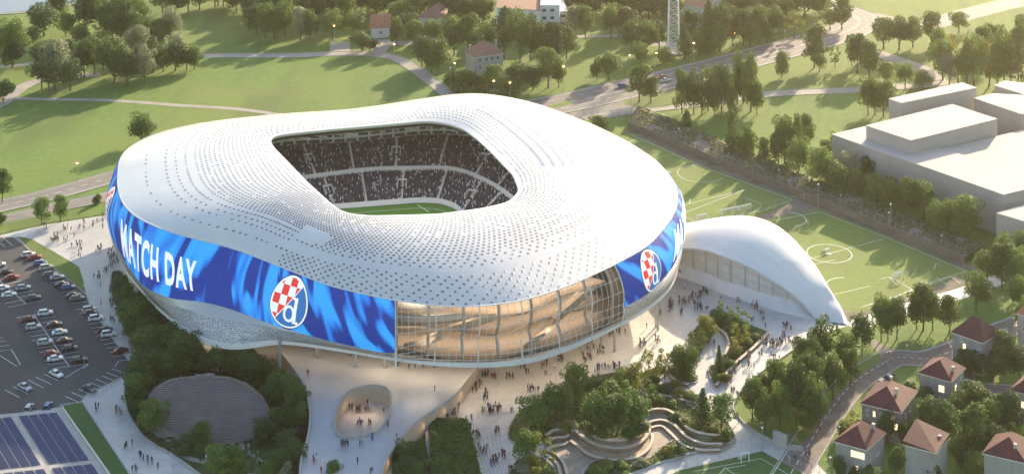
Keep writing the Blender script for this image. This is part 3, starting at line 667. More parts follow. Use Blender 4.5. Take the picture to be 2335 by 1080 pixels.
sheetpatch(lambda th,v:pol(th,at(RA,th)[0]-15-2*v,12.4+v*15.5),TG0-6,TG1+6,60,0,1,2,'inner_wall',M['bronze'])
for s_,th in ((1,TG0-.4),(-1,TG1+.4)):
    b=MB()
    for j in range(6):
        v=.02+j/6*1.96; v2=.02+(j+1)/6*1.96; a=facp(th,v,0);c=facp(th,v2,0); d=facp(th,v2,-4); e=facp(th,v,-4); b.quad(a,c,d,e)
    b.build('end_wall',M['beige'],ST,SO)
# columns under the rim
for (px,pt,pb,z0) in ((638,779,841,4.5),(722,783,816,4.5),(811,800,836,4.5),(877,812,838,4.5),(1500,692,752,0),(1496,694,745,0),(1401,745,801,0),(1346,775,800,0),(1371,765,790,0),(449,768,800,4.5),(508,788,812,4.5)):
    base=P(px,pb,z0); s_=sc_at(pb,z0); top=base+Vector((0,0,(pb-pt)/s_+1.5)); c=MB(); c.tube(base,top,.42 if z0==4.5 else .36,n=12); c.build('column',M['steel'],ST,SO)
# crest and lettering on the screens
M['cw']=mat('crest_white',(.8,.8,.8),.5,emit=.25); M['cr']=mat('crest_red',(.72,.03,.02),.5,emit=.25); M['cb']=mat('crest_blue',(.012,.12,.36),.5,emit=.3); M['cn']=mat('crest_navy',(.01,.03,.12),.5,emit=.2)
def scrpt(th0,vc,x,y,off):
    """x metres along the screen, y metres up from v=vc"""
    rr=at(RB,th0)[0]; th=th0+math.degrees(x/rr); hgt=(facp(th,0)-facp(th,1)).length; return facp(th,vc-y/hgt,off)
def mapped(mb,pts2,faces,m,th0,vc,off):
    mb.add([scrpt(th0,vc,x,y,off) for x,y in pts2],faces,m)
def textmesh(txt,sx,sy,shear=0,bold=.012):
    cu=bpy.data.curves.new('t','FONT'); cu.body=txt; cu.size=1; cu.align_x='CENTER'; cu.offset=bold; cu.resolution_u=4; cu.space_character=1.12
    o=bpy.data.objects.new('t',cu); C.objects.link(o); bpy.context.view_layer.update()
    me=bpy.data.meshes.new_from_object(o.evaluated_get(bpy.context.evaluated_depsgraph_get()))
    bm=bmesh.new(); bm.from_mesh(me); bmesh.ops.triangulate(bm,faces=bm.faces)
    for k in range(5):
        es=[e for e in bm.edges if abs(e.verts[0].co.x-e.verts[1].co.x)*sx>1.0 or abs(e.verts[0].co.y-e.verts[1].co.y)*sy>1.5]
        if es: bmesh.ops.subdivide_edges(bm,edges=es,cuts=1); bmesh.ops.triangulate(bm,faces=bm.faces)
    vs=[(v.co.x*sx,v.co.y*sy) for v in bm.verts]; fs=[tuple(v.index for v in f.verts) for f in bm.faces]; bm.free()
    bpy.data.objects.remove(o); bpy.data.curves.remove(cu); return vs,fs
def lettering(th0,vc,width,height,shear=0,warp=0):
    vs,fs=textmesh('MATCH DAY',7.5,12,bold=.034); x0=min(v[0] for v in vs);x1=max(v[0] for v in vs);y0=min(v[1] for v in vs);y1=max(v[1] for v in vs)
    vs=[((x-(x0+x1)/2)*width/(x1-x0),(y-(y0+y1)/2)*height/(y1-y0)) for x,y in vs]
    b=MB(); mapped(b,[(x-(warp*width*(-2*x/width)**2 if x<0 else 0)+shear*y,y) for x,y in vs],fs,0,th0,vc,.55)
    return b.build('lettering',M['cw'],ST,SO)
def disc(mb,r,m,th0,vc,off,a0=0,a1=360,cx=0,cy=0,asp=1):
    rings=[0,.25,.5,.75,1]; pts=[];n=40
    for k in rings:
        for i in range(n+1):
            a=R(a0+(a1-a0)*i/n); pts.append((cx+r*k*math.cos(a),cy+r*asp*k*math.sin(a)))
    fs=[(k*(n+1)+i,k*(n+1)+i+1,(k+1)*(n+1)+i+1,(k+1)*(n+1)+i) for k in range(4) for i in range(n)]
    mapped(mb,pts,fs,m,th0,vc,off)
def crest(th0,vc,r,asp=1.0):
    b=MB(); disc(b,r*1.08,3,th0,vc,.36,asp=asp); disc(b,r*1.04,0,th0,vc,.40,asp=asp)
    # upper-left half disc carries the red and white checks, lower-right half is blue: the divide runs lower-left to upper-right
    da=52; ri=r*.965
    disc(b,ri,2,th0,vc,.44,a0=da-180,a1=da,asp=asp)
    disc(b,ri,0,th0,vc,.44,a0=da,a1=da+180,asp=asp)
    n=44; st=2*ri/n; q=ri*2/4.9
    d=Vector((math.cos(R(da)),math.sin(R(da))))
    for i in range(n):
        for j in range(n):
            x=-ri+(i+.5)*st; y=-ri+(j+.5)*st
            if x*x+y*y>(ri*.99)**2: continue
            if x*d.y-y*d.x>-.25*st: continue
            if (math.floor((x+.35*q)/q)+math.floor((y+.35*q)/q))%2==0:
                mapped(b,[(x-st/2,(y-st/2)*asp),(x+st/2,(y-st/2)*asp),(x+st/2,(y+st/2)*asp),(x-st/2,(y+st/2)*asp)],[(0,1,2,3)],1,th0,vc,.48)
    # thin white divide
    pts=[(d.x*ri*k/8-.05*r*-d.y*s_,(d.y*ri*k/8-.05*r*d.x*s_)*asp) for k in range(-8,9) for s_ in (-.35,.35)]
    mapped(b,pts,[(2*k,2*k+1,2*k+3,2*k+2) for k in range(16)],0,th0,vc,.50)
    # letter d : bowl and stem with serifs
    def annul(cx,cy,ro,rw,m,off):
        p=[(cx+(ro if k else ro-rw)*math.cos(R(i*10))*.92,(cy+(ro if k else ro-rw*.8)*math.sin(R(i*10))*1.06)*asp) for i in range(37) for k in (0,1)]
        mapped(b,p,[(2*i,2*i+1,2*i+3,2*i+2) for i in range(36)],m,th0,vc,off)
    cx,cy=.12*r,-.40*r
    annul(cx,cy,.33*r,.13*r,0,.54)
    def rect(x0,x1,y0,y1,m=0): mapped(b,[(x0,y0*asp),(x1,y0*asp),(x1,(y0+y1)/2*asp),(x0,(y0+y1)/2*asp),(x1,y1*asp),(x0,y1*asp)],[(0,1,2,3),(3,2,4,5)],m,th0,vc,.56)
    rect(.33*r,.50*r,-.76*r,.30*r); rect(.22*r,.36*r,.20*r,.30*r); rect(.48*r,.62*r,-.76*r,-.64*r)
    return b.build('crest',[M['cw'],M['cr'],M['cb'],M['cn']],ST,SO)
tl0,tl1=ang(275,545,22),ang(445,622,22)
lettering((tl0+tl1)/2+.6,.55,R(tl1-tl0)*.98*at(RB,(tl0+tl1)/2)[0],8.8,-.78,.07)
crest(ang(666,690,21),.50,6.3)
crest(ang(1472,613,22.5),.52,5.2,1.05)
crest(ang(262,468,23),.5,4.6)
t0=ang(1520,556,23); lettering(t0+15.5,.50,R(31)*at(RB,t0+15)[0],7.2,.95)
# warm lights under the rim and inside the glazed hall
def area(name,loc,sx,sy,pw,col,rot=(0,0,0)):
    l=bpy.data.lights.new(name,'AREA'); l.shape='RECTANGLE'; l.size=sx; l.size_y=sy; l.energy=pw; l.color=col
    o=bpy.data.objects.new(name,l); C.objects.link(o); o.location=loc; o.rotation_euler=rot; return o
for i,th in enumerate(range(222,352,10)):
    a=at(RA,th); area('soffit_light',pol(th,a[0]-5.5,a[1]-.3),9,4,(150 if th<270 else 420),(1,.77,.52),(0,0,R(th+90)))
for i in range(7):
    th=TG0+4+(TG1-TG0-8)*i/6
    for z,e in ((17.2,260),(22,260),(27,380)): area('gallery_light',pol(th,at(RA,th)[0]-10,z),9,5,e*.5,(1,.80,.60),(0,0,R(th+90)))

for i in range(14):
    th=20+i*13; area('bowl_fill_light',pol(th,at(RE,th)[0]+1.0,at(RE,th)[1]-3.4),5,2,650,(1,.98,.96),(R(18)*math.cos(R(th+90)),R(18)*math.sin(R(th+90)),0))  # unseen fill lights added under the roof lip to brighten the stands

for i in range(9):
    th=TG0+3+(TG1-TG0-6)*i/8
    for z,e in ((15.5,120),(25.5,200)):
        p=pol(th,at(RA,th)[0]-4.5,z); d=(pol(th,at(RA,th)[0]-16,20)-p); o=area('gallery_light',p,9,3,e*.7,(1,.80,.60)); o.rotation_euler=d.to_track_quat('-Z','Y').to_euler()  # extra fill added behind the glass, aimed inward to brighten the outward faces
# ---------------- raised deck with the oval opening ----------------
ZD=4.5
dk=[(440,765),(470,740),(640,700),(1100,790),(1086,838),(1062,868),(1032,905),(985,940),(942,970),(905,1010),(880,1046),(862,1100),(858,1140),(683,1140),(690,1050),(705,1000),(710,950),(703,900),(690,868),(665,832),(640,800),(612,806),(560,806),(500,812),(450,800)]
D3=[P(x,y,ZD) for x,y in dk]
edge=spline(D3[4:13],6); edge2=spline(D3[13:21],5)
DP=D3[:4]+edge+edge2+D3[21:]
hole=spline([P(x,y,ZD) for x,y in [(805,889),(850,880),(883,887),(893,912),(886,948),(862,983),(818,998),(778,996),(763,975),(766,942),(780,912)]],6,True)
b=MB(); b.prism([(p.x,p.y) for p in DP],-.5,ZD,0,1,holes=[[(p.x,p.y) for p in hole]])
o=b.build('deck',[M['deck'],M['beige']]); o['kind']='structure'
b=MB(); wallribbon(b,hole,.35,ZD+.01,ZD+.6,closed=True); wallribbon(b,edge,.45,ZD+.01,ZD+.75,off=.3); wallribbon(b,edge2,.5,ZD+.01,ZD+.7,off=.3); b.build('deck_kerb',M['kerb'],kind='structure')
b=MB(); wallribbon(b,edge,.06,ZD+.8,ZD+1.0,off=.3)
# fill lights added to wash the wall beside the lower plaza and inside the oval
area('wall_fill_light',P(828,915,3.6),8,3,90,(1,.62,.3))
for px,py in ((1072,905),(1035,945),(985,978),(935,1022),(905,1062)): area('wall_fill_light',P(px,py,2.6),7,1.5,30,(1,.58,.25),(R(-75),0,R(-47)))
# small service wall details on the plaza: concentric paving bands beside the hedge
b=MB()
for k in range(7):
    c=spline(px3([(1082+k*9,1000-k*4),(1092+k*9,1035),(1108+k*9,1075),(1125+k*9,1115)]),6); ribbon(b,c,.18,.06)
for k in range(5):
    c=spline(px3([(1075+k*8,985),(1110+k*8,950),(1150+k*8,938)]),6); ribbon(b,c,.15,.06)
for x in range(0,9): ribbon(b,px3([(1230+x*40,880-x*20),(1190+x*44,815-x*22)]),.12,.06)
b.build('paving_line',M['kerb'],kind='structure')
# ---------------- planted ground ----------------
BEDS={}
def bed(name,pts,m='bed',z=.1,smooth=4,kerb=True,kz=.45):
    q=spline(px3(pts),smooth,True); b=MB(); b.prism([(p.x,p.y) for p in q],.0,z+.15,0,0); o=b.build(name,M[m],kind='structure')
    if kerb:
        k=MB(); wallribbon(k,q,.35,.02,kz,closed=True); k.build('bed_kerb',M['kerb'],kind='structure')
    BEDS[len(BEDS)]=(q,z+.15); return q
amph_bed=[(256,622),(290,628),(310,665),(370,720),(440,775),(520,800),(600,800),(640,795),(662,835),(686,872),(699,902),(706,950),(700,1000),(686,1050),(678,1110),(520,1120),(455,1082),(400,1042),(345,1010),(318,985),(290,935),(284,880),(300,845),(316,812),(290,765),(266,715),(254,670)]
b1=bed('planted_ground',amph_bed,'under',.05,4)
garden=[[(1160,1000),(1172,955),(1215,925),(1262,900),(1310,880),(1345,862),(1400,852),(1455,855),(1500,838),(1520,850),(1500,876),(1530,900),(1495,915),(1500,935),(1490,945),(1460,960),(1400,950),(1330,995),(1290,985),(1245,990),(1238,1010),(1200,1020)],
 [(1500,902),(1545,912),(1600,940),(1650,960),(1668,978),(1674,1000),(1655,1010),(1600,1004),(1560,980),(1520,950),(1475,945),(1478,925)],
 [(1519,842),(1535,833),(1570,836),(1583,852),(1591,866),(1583,875),(1563,873),(1538,862)],
 [(1570,770),(1596,742),(1616,752),(1622,775),(1604,800),(1588,822),(1574,815),(1568,790)],
 [(1617,714),(1650,712),(1708,742),(1752,762),(1717,797),(1680,828),(1650,861),(1632,882),(1617,856),(1616,840),(1628,834),(1648,817),(1661,793),(1655,768),(1632,748)],
 [(1331,1095),(1342,1066),(1362,1052),(1414,1058),(1474,1049),(1500,1030),(1545,1003),(1590,1028),(1565,1038),(1510,1055),(1450,1078),(1390,1098)],
 [(1165,1110),(1172,1060),(1205,1042),(1245,1050),(1266,1075),(1272,1110)]]
for i,g_ in enumerate(garden): bed('garden_bed',g_,'bed',.10+.03*i,4)
# brown paving of the sunken court
sheet('court_paving',[(1238,1012),(1262,990),(1320,985),(1390,950),(1480,915),(1530,905),(1600,950),(1680,1000),(1640,1035),(1590,1035),(1480,1060),(1340,1060),(1320,1110),(1275,1110),(1262,1060)],M['brownpave'],.05,4)
sheet('court_paving',[(1160,985),(1180,940),(1240,900),(1300,890),(1340,905),(1440,880),(1500,870),(1545,905),(1600,925),(1640,905),(1610,880),(1560,884),(1500,858),(1400,850),(1300,875),(1200,920)],M['plaza'],.047,3)
sheet('lane_verge',[(1672,925),(1700,885),(1735,850),(1790,812),(1830,785),(1870,765),(1905,752),(1960,760),(1985,785),(2010,815),(1990,835),(1950,862),(1915,895),(1870,950),(1828,1012),(1775,1008),(1722,985),(1690,958)],M['lawn'],.1,3)
b=MB(); wallribbon(b,spline(px3([(1870,765),(1830,785),(1790,812),(1735,850),(1700,885),(1672,925),(1690,958),(1722,985),(1775,1010),(1828,1020)]),6),.4,.02,.45); b.build('verge_kerb',M['kerb'],kind='structure')
# curved seat walls and terraces of the sunken court
def bench(pts,h,th=.55,z0=0.05,label=None,grp='curved seat walls of the garden court'):
    c=spline(px3(pts),8); o_=c[len(c)//2]; root=thing('seat_wall','x','seat wall',(o_.x,o_.y,0),0,grp)
    a=MB(); wallribbon(a,c,th,z0,h); a.build('wall_base',M['brick_brown'],root,(o_.x,o_.y,0)); a=MB(); wallribbon(a,c,th+.25,h+.004,h+.16); a.build('capstone',M['cap'],root,(o_.x,o_.y,0))
    root['label']=label; return c
M['brick_brown']=mat('brick_brown',(.20,.13,.085),.8,col2=(.30,.21,.14),scale=.6,detail=8)
M['cap']=mat('cap',(.55,.47,.38),.6,col2=(.45,.39,.32),scale=.8)
M['terrace']=overlay(mat('terrace',(.32,.22,.14),.6,col2=(.42,.31,.21),scale=.4,detail=8),.9,.5,(.2,.14,.1),.5,.7)
def k5(l): return [(1150+x/3.857,800+y/3.857) for x,y in l]
def k7(l): return [(1100+x/1.8615,500+y/1.8615) for x,y in l]
ring1=k5([(365,790),(440,745),(540,737),(620,748),(680,792),(760,850),(870,890),(1000,905),(1130,882),(1220,832),(1272,752),(1268,690),(1215,640)])
ring3=k5([(580,810),(650,862),(740,930),(870,972),(1000,982),(1150,960),(1260,890),(1302,800),(1300,745)])
bench(ring1,1.5,.6,label='long curved brown seat wall with pale capstone wrapping the round tree planter')
bench(ring3,.75,.6,label='outer low curved seat wall below the round tree planter terrace')
bench(k5([(372,835),(450,795),(530,790),(572,768)]),1.0,label='short wavy seat wall at the upper left of the sunken court')
bench(k5([(378,880),(440,855),(520,840),(562,818)]),.6,label='lowest wavy seat step at the left of the sunken court')
bench(k7([(675,850),(720,830),(780,830),(830,860),(868,905),(930,932),(1010,940)]),1.5,label='upper S-shaped seat wall right of the round tree planter')
bench(k7([(690,880),(760,866),(818,890),(868,938),(935,965),(1020,968)]),1.0,label='middle S-shaped seat wall right of the round tree planter')
bench(k7([(705,893),(760,884),(800,915),(850,962),(920,985),(1010,984)]),.5,label='lowest S-shaped seat step right of the round tree planter')
bench(k7([(272,990),(315,1012),(345,1048),(360,1095)]),.9,label='curved seat wall beside the round shrub bed at the bottom edge')
bench(k7([(262,1003),(300,1022),(322,1055),(333,1095)]),.5,label='inner low curved step beside the round shrub bed at the bottom edge')
bench([(1590,862),(1560,890),(1630,905),(1690,925)][:0] or k7([(748,752),(800,765),(860,780),(905,790)]),.8,label='straight low grey wall along the ramp above the garden court')
bench([(1519,842),(1530,862),(1548,876),(1570,882)],.7,label='kerb wall hugging the small oval tree bed')
bench([(1634,752),(1655,770),(1661,794),(1652,815)],.9,label='curved wall at the left side of the triangular planted bed')
bench([(1752,764),(1717,799),(1680,831),(1650,864),(1633,884)],.8,label='long diagonal low wall between triangular bed and promenade')
# terraces as paved steps between the rings
def between(name,A,B,z,m,zb=.05):
    a=spline(px3(A),8); c=spline(px3(B),8); n=40; f=lambda l,t:l[min(len(l)-1,int(t*(len(l)-1)))]
    b=MB(); pts=[f(a,i/n) for i in range(n+1)]+[f(c,1-i/n) for i in range(n+1)]
    for i in range(n):
        p,q,r_,s_=f(a,i/n),f(a,(i+1)/n),f(c,(i+1)/n),f(c,i/n); b.quad((p.x,p.y,z),(s_.x,s_.y,z),(r_.x,r_.y,z),(q.x,q.y,z))
    return b.build(name,m,kind='structure')
between('court_terrace',ring1[4:],ring3,.55,M['terrace'])
pc=P(1399,995); 
pl=thing('round_planter','large round stone planter ringed by terraces holding the biggest garden tree','planter',(pc.x,pc.y,0))
inner=[(708,700),(720,745),(800,808),(900,835),(1000,838),(1090,825),(1180,780),(1212,715),(1180,660),(1080,620),(900,610),(770,640)]
q=spline(px3(k5(inner)),5,True); a=MB(); a.prism([(p.x,p.y) for p in q],0,1.9); a.build('planting_bed',M['bed'],pl,(pc.x,pc.y,0)); a=MB(); wallribbon(a,q,.5,0,2.1,closed=True); a.build('planter_rim',M['cap'],pl,(pc.x,pc.y,0)); BEDS[len(BEDS)]=(q,1.9)
between('court_terrace',k5([(708,700),(720,745),(800,808),(900,835),(1000,838),(1090,825),(1180,780),(1212,715)]),ring1[3:12],1.45,M['terrace'])
# ---------------- amphitheatre of stone steps ----------------
ar=thing('amphitheatre','oval hillside amphitheatre of weathered grey stone steps among dark trees','amphitheatre',(P(480,1000).x,P(480,1000).y,0))
M['stone_step']=overlay(overlay(mat('stone_step',(.13,.108,.10),.8,col2=(.22,.19,.18),scale=.12,detail=9,stretch=(1,.6,1)),.05,.55,(.10,.115,.16),.45,.6),.10,.5,(.22,.13,.10),.58,.68,stretch=(.5,1,1))
M['step_edge']=mat('step_edge',(.25,.22,.21),.75,col2=(.16,.14,.135),scale=.25,detail=8)
rim=[(343,905),(358,886),(385,870),(420,862),(470,859),(520,863),(560,877),(592,903),(610,935),(612,960),(590,992),(560,1008),(510,1018),(455,1004),(410,1000),(372,980),(350,945)]
NR=38
def rimspan(y):
    xs=[]; n=len(rim)
    for i in range(n):
        (x0,y0),(x1,y1)=rim[i],rim[(i+1)%n]
        if (y0-y)*(y1-y)<=0 and y0!=y1: xs.append(x0+(x1-x0)*(y-y0)/(y1-y0))
    return (min(xs),max(xs)) if len(xs)>1 else None
a=MB(); e=MB(); org=(ar.location.x,ar.location.y,0)
rows=[]
for i in range(NR+1):
    y=860.5+(1016-860.5)*i/NR; z=7.0*(1-i/NR)**1.0+.1; sp=rimspan(y)
    if sp is None: continue
    x0,x1=sp; row=[]
    for k in range(25):
        t=k/24; u=2*t-1; sag=3.5*(1-u*u)*math.sin(math.pi*i/NR)-1.5*math.sin(u*3+i*.13); p=P(x0+(x1-x0)*t,y+sag,z); row.append(p)
    rows.append((row,z))
for (r0,z0),(r1,z1) in zip(rows,rows[1:]):
    for k in range(24):
        p,q,s_,t_=r0[k],r0[k+1],r1[k+1],r1[k]
        a.quad((t_.x,t_.y,z0),(s_.x,s_.y,z0),(q.x,q.y,z0),(p.x,p.y,z0),0); a.quad((t_.x,t_.y,z1-.05),(s_.x,s_.y,z1-.05),(s_.x,s_.y,z0),(t_.x,t_.y,z0),1)
        d=0; a.quad((t_.x,t_.y-.02,z0+.012),(s_.x,s_.y-.02,z0+.012),(s_.x,s_.y+.42,z0+.012),(t_.x,t_.y+.42,z0+.012),2)
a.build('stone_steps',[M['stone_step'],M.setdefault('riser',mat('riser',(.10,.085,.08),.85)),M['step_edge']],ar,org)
back=[]
for (r_,z_) in rows: back.append((r_[-1],z_))
a=MB()
for (r0,z0),(r1,z1) in zip(rows,rows[1:]):
    for k in (0,-1):
        p,q=r0[k],r1[k]; a.quad((p.x,p.y,0),(q.x,q.y,0),(q.x,q.y,z0+.5),(p.x,p.y,z0+.5)); 
        o_=Vector((.6 if k else -.6,0,0)); a.quad((p.x,p.y,z0+.5),(q.x,q.y,z0+.5),(q.x+o_.x,q.y,z0+.5),(p.x+o_.x,p.y,z0+.5))
for k in range(24):
    p,q=rows[0][0][k],rows[0][0][k+1]; a.quad((p.x,p.y+.1,0),(q.x,q.y+.1,0),(q.x,q.y+.1,7.8),(p.x,p.y+.1,7.8)); a.quad((p.x,p.y+.1,7.8),(q.x,q.y+.1,7.8),(q.x,q.y+.8,7.8),(p.x,p.y+.8,7.8)); a.quad((p.x,p.y+.8,0),(q.x,q.y+.8,0),(q.x,q.y+.8,7.8),(p.x,p.y+.8,7.8))
a.build('side_wall',M['step_edge'],ar,org)
# garden paths by the amphitheatre
PZ=[.225]
for pts,wd in (([(340,975),(375,1000),(395,1010),(402,1030),(430,1045),(470,1055),(500,1060)],1.6),([(402,1030),(398,1015),(415,1003),(440,1000)],2.2),([(560,1010),(562,1030),(590,1045),(615,1050),(640,1040),(650,1010),(630,985)],2.2),([(600,1048),(590,1070),(570,1090)],3),([(525,1018),(556,1012)],3.5)):
    c=spline(px3(pts),6); b=MB(); PZ[0]+=.012; ribbon(b,c,wd,PZ[0]); b.build('garden_path',M['path'],kind='structure')
for pts in ([(405,1008),(425,1008),(450,1020),(470,1040),(440,1042),(412,1030)],[(575,1008),(600,1012),(625,1020),(628,1040),(600,1045),(578,1030)],[(560,1040),(590,1052),(582,1075),(560,1078)]): sheet('lawn_patch',pts,M['turf_deep'],.31,4)
# hedge-covered roof block
hq=px3([(984,969),(1062,971),(1075,1008),(1100,1110),(990,1110),(980,1040)])
hb=thing('hedge_block','long rectangular block of dense clipped green hedge beside the crowded plaza','hedge',(hq[0].x+5,hq[0].y-20,0))
# (foliage added with the planting code)
b=MB(); wallribbon(b,spline(px3([(975,975),(974,1010),(982,1050),(1000,1110)]),5),.8,0,1.2); o=b.build('retaining_wall',M['kerb']); tag(o,'low pale curved wall left of the clipped hedge block','wall')
sheet('lawn_patch',[(940,1000),(972,985),(970,1010),(978,1050),(992,1110),(880,1110),(905,1050)],M['turf_deep'],.07,0)
# ---------------- white vaulted hall ----------------
hl=P(1700,660); HLo=(hl.x,hl.y,0)
hall=thing('sports_hall','white shell-roofed training hall curving down to the ground beside the stadium','hall',HLo)
base=[P(1440,600),P(1500,612),P(1560,632),P(1609,650),P(1656,670),P(1704,685),P(1754,701),P(1815,717),P(1862,729)]
archpy=[598,578,567,571,587,606,635,677,728.5]
def resample(l,n_):
    d=[0]
    for p,q in zip(l,l[1:]): d.append(d[-1]+(q-p).length)
    out=[];j=0
    for i in range(n_):
        t=d[-1]*i/(n_-1)
        while j<len(l)-2 and d[j+1]<t: j+=1
        out.append(l[j].lerp(l[j+1],(t-d[j])/max(1e-6,d[j+1]-d[j])))
    return out
fr=[]
for p,y in zip(base,archpy): fr.append(Vector((p.x,p.y,max(.05,HC-(y-YH)*p.y/FOC))))
fr=resample(spline(fr,8),72)
def ridgep(px,py,Y): s_=FOC/Y; return Vector(((px-CX)/s_,Y,max(.05,HC-(py-YH)/s_)))
rd=[(1440,560,546),(1500,540,543),(1555,522,540),(1609,507,537),(1672,496,534),(1723,498,530),(1767,514,524),(1799,537,519),(1830,569,514),(1862,610,508.5),(1887,651,503),(1906,683,499.5),(1917,705,496),(1924,738,490.6)]
rg_=resample(spline([ridgep(*q) for q in rd],8),72)
bk=[]
for i,p in enumerate(rg_): t=i/71; bk.append(Vector((p.x+1.5*t,p.y+22*(1-t)**.6*min(1,(1-t)*3+.02),.03)))
n=len(fr); b=MB(); uv=[]
NVv=20
for i in range(n):
    f0,r0,k0=fr[i],rg_[i],bk[i]
    for j in range(NVv+1):
        t_=j/NVv
        if t_<.6: u=t_/.6; p=f0.lerp(r0,u); p.z+=1.5*math.sin(math.pi*u)*min(1,max(0,r0.z-1)/10)
        else: u=(t_-.6)/.4; p=r0.lerp(k0,u); p.z=r0.z*math.cos(u*math.pi/2)+.03
        b.v.append(tuple(p)); uv.append((i*1.6,t_*30))
for i in range(n-1):
    for j in range(NVv): b.f.append((i*(NVv+1)+j,(i+1)*(NVv+1)+j,(i+1)*(NVv+1)+j+1,i*(NVv+1)+j+1)); b.m.append(0)
b.build('shell_roof',M['hallroof'] if 'hallroof' in M else M.setdefault('hallroof',overlay(mat('hallroof',(.72,.71,.70),.4,col2=(.66,.65,.64),scale=.08,detail=6),.8,.25,(.5,.5,.5),.5,.7,stretch=(.05,1,1),space='uv')),hall,HLo,smooth=True,uv=uv)
M['poly']=overlay(mat('poly',(.62,.59,.55),.45,col2=(.70,.67,.63),scale=.3),.5,.3,(.36,.34,.32),.5,.7,stretch=(1,1,.1))
b=MB(); b2=MB(); b3=MB(); b4=MB()
skirt=fr
nn=len(skirt)
for i in range(nn-1):
    p,q=fr[i],fr[i+1]; a0,a1=Vector((p.x,p.y+2.2,0)),Vector((q.x,q.y+2.2,0))
    h0,h1=max(.0,p.z-.15),max(.0,q.z-.15)
    k0=min(3.0,h0*.5); k1=min(3.0,h1*.5)
    b.quad((a0.x,a0.y,k0),(a1.x,a1.y,k1),(a1.x,a1.y,h1),(a0.x,a0.y,h0))
    b2.quad((p.x,p.y-1.2,0),(q.x,q.y-1.2,0),(a1.x,a1.y,k1),(a0.x,a0.y,k0))
    b4.quad((a0.x,a0.y-.1,k0-.1),(a1.x,a1.y-.1,k1-.1),(a1.x,a1.y-.1,k1+.3),(a0.x,a0.y-.1,k0+.3))
    if i%5==0: b3.tube((a0.x,a0.y-.1,k0),(a0.x,a0.y-.1,h0),.13,n=5)
    for kk in (.35,.7): b3.tube((a0.x,a0.y-.08,k0+(h0-k0)*kk),(a1.x,a1.y-.08,k1+(h1-k1)*kk),.05,n=4)
b.build('panel_wall',M['poly'],hall,HLo); b2.build('sloping_skirt',M['white'],hall,HLo); b3.build('wall_mullion',M['steel'],hall,HLo); b4.build('string_course',M['white'],hall,HLo)
b=MB()
for i in range(n-1):
    a,c=fr[i],fr[i+1]; e=Vector((0,0,.28)); b.quad(a-e+Vector((0,-.1,0)),c-e+Vector((0,-.1,0)),c+e+Vector((0,-.1,0)),a+e+Vector((0,-.1,0))); b.quad(a-e,a-e+Vector((0,2,0)),c-e+Vector((0,2,0)),c-e)
b.build('arch_fascia',M['white'],hall,HLo)
sheet('plaza_apron',[(1862,732),(1935,722),(1950,738),(1900,752),(1862,760)],M['plaza'],.043)
# ---------------- large grey blocks on the right ----------------
def block(name,label,roof,z,zb=0,parapet=True):
    q=[P(x,y,z) for x,y in roof]; cx=sum(p.x for p in q)/len(q); cy=sum(p.y for p in q)/len(q); r_=thing(name,label,'building',(cx,cy,0),0,'plain grey building blocks')
    a=MB(); a.prism([(p.x,p.y) for p in q],zb,z-.25,0); a.build('wall',M['mass'],r_,(cx,cy,0))
    q2=[Vector((cx+(p.x-cx)*1.0+ (0.12 if p.x>cx else -.12),cy+(p.y-cy)+(0.12 if p.y>cy else -.12),0)) for p in q]
    a=MB(); a.prism([(p.x,p.y) for p in q2],z-.25,z,0); a.build('roof',M['massroof'],r_,(cx,cy,0)); return r_
def k4(l): return [(1735+x/2,y/2) for x,y in l]
block('industrial_block','long low pale-roofed grey block nearest the pitches',k4([(325,612),(1105,886),(1500,800),(1640,760),(1200,805),(900,712),(490,573)])[:2]+k4([(1700,745),(1500,700),(900,712-8)])[:0]+k4([(1105,886),(1330,832),(490,573)])[1:],14)
block('industrial_block','raised grey block with pale roof set across the long block',k4([(480,571),(686,639),(1078,542),(872,475)]),19)
block('industrial_block','narrow tall grey block at the rear left of the group',k4([(583,449),(642,469),(983,400),(917,376)]),20)
block('industrial_block','grey block behind the courtyard right of the narrow tall one',k4([(972,447),(1190,520),(1500,450),(1058,426)]),17)
block('industrial_block','small grey block at the right edge, farthest of the group',k4([(1068,389),(1200,430),(1400,400),(1110,368)]),17)
block('industrial_block','very wide pale-roofed grey block filling the right edge',k4([(820,681),(1330,832),(1700,720),(1200,593)])[0:1]+k4([(1345,855),(1900,760),(1190,594)]),13.2)
block('industrial_block','small low grey block in the corner below the wide roof',k4([(1074,970),(1330,1045),(1500,960),(1200,934)]),11)
# ---------------- houses ----------------
M['rooftile']=overlay(mat('rooftile',(.08,.02,.022),.75,col2=(.13,.032,.03),scale=.8,detail=8,bump=.4,bscale=4,bdist=.1),.35,.5,(.10,.055,.05),.5,.7)
M['rooforange']=overlay(mat('rooforange',(.34,.13,.07),.75,col2=(.42,.19,.11),scale=.8,detail=8),.35,.4,(.25,.15,.11),.5,.7)
M['rooffar']=mat('rooffar',(.30,.15,.11),.8,col2=(.22,.12,.10),scale=.5)
M['render_grey']=overlay(mat('render_grey',(.27,.265,.27),.85,col2=(.34,.335,.335),scale=.25,detail=9,stretch=(1,1,.4)),.5,.6,(.17,.165,.17),.52,.72,stretch=(1,1,.35))
M['stone_wall']=overlay(mat('stone_wall',(.17,.15,.135),.9,col2=(.32,.29,.26),scale=1.6,detail=6,bump=.7,bscale=2.5,bdist=.1),.4,.5,(.10,.09,.085),.5,.65)
M['housewhite']=mat('housewhite',(.62,.64,.66),.7,col2=(.55,.56,.58),scale=.3)
M['frame']=mat('frame',(.65,.64,.6),.6)
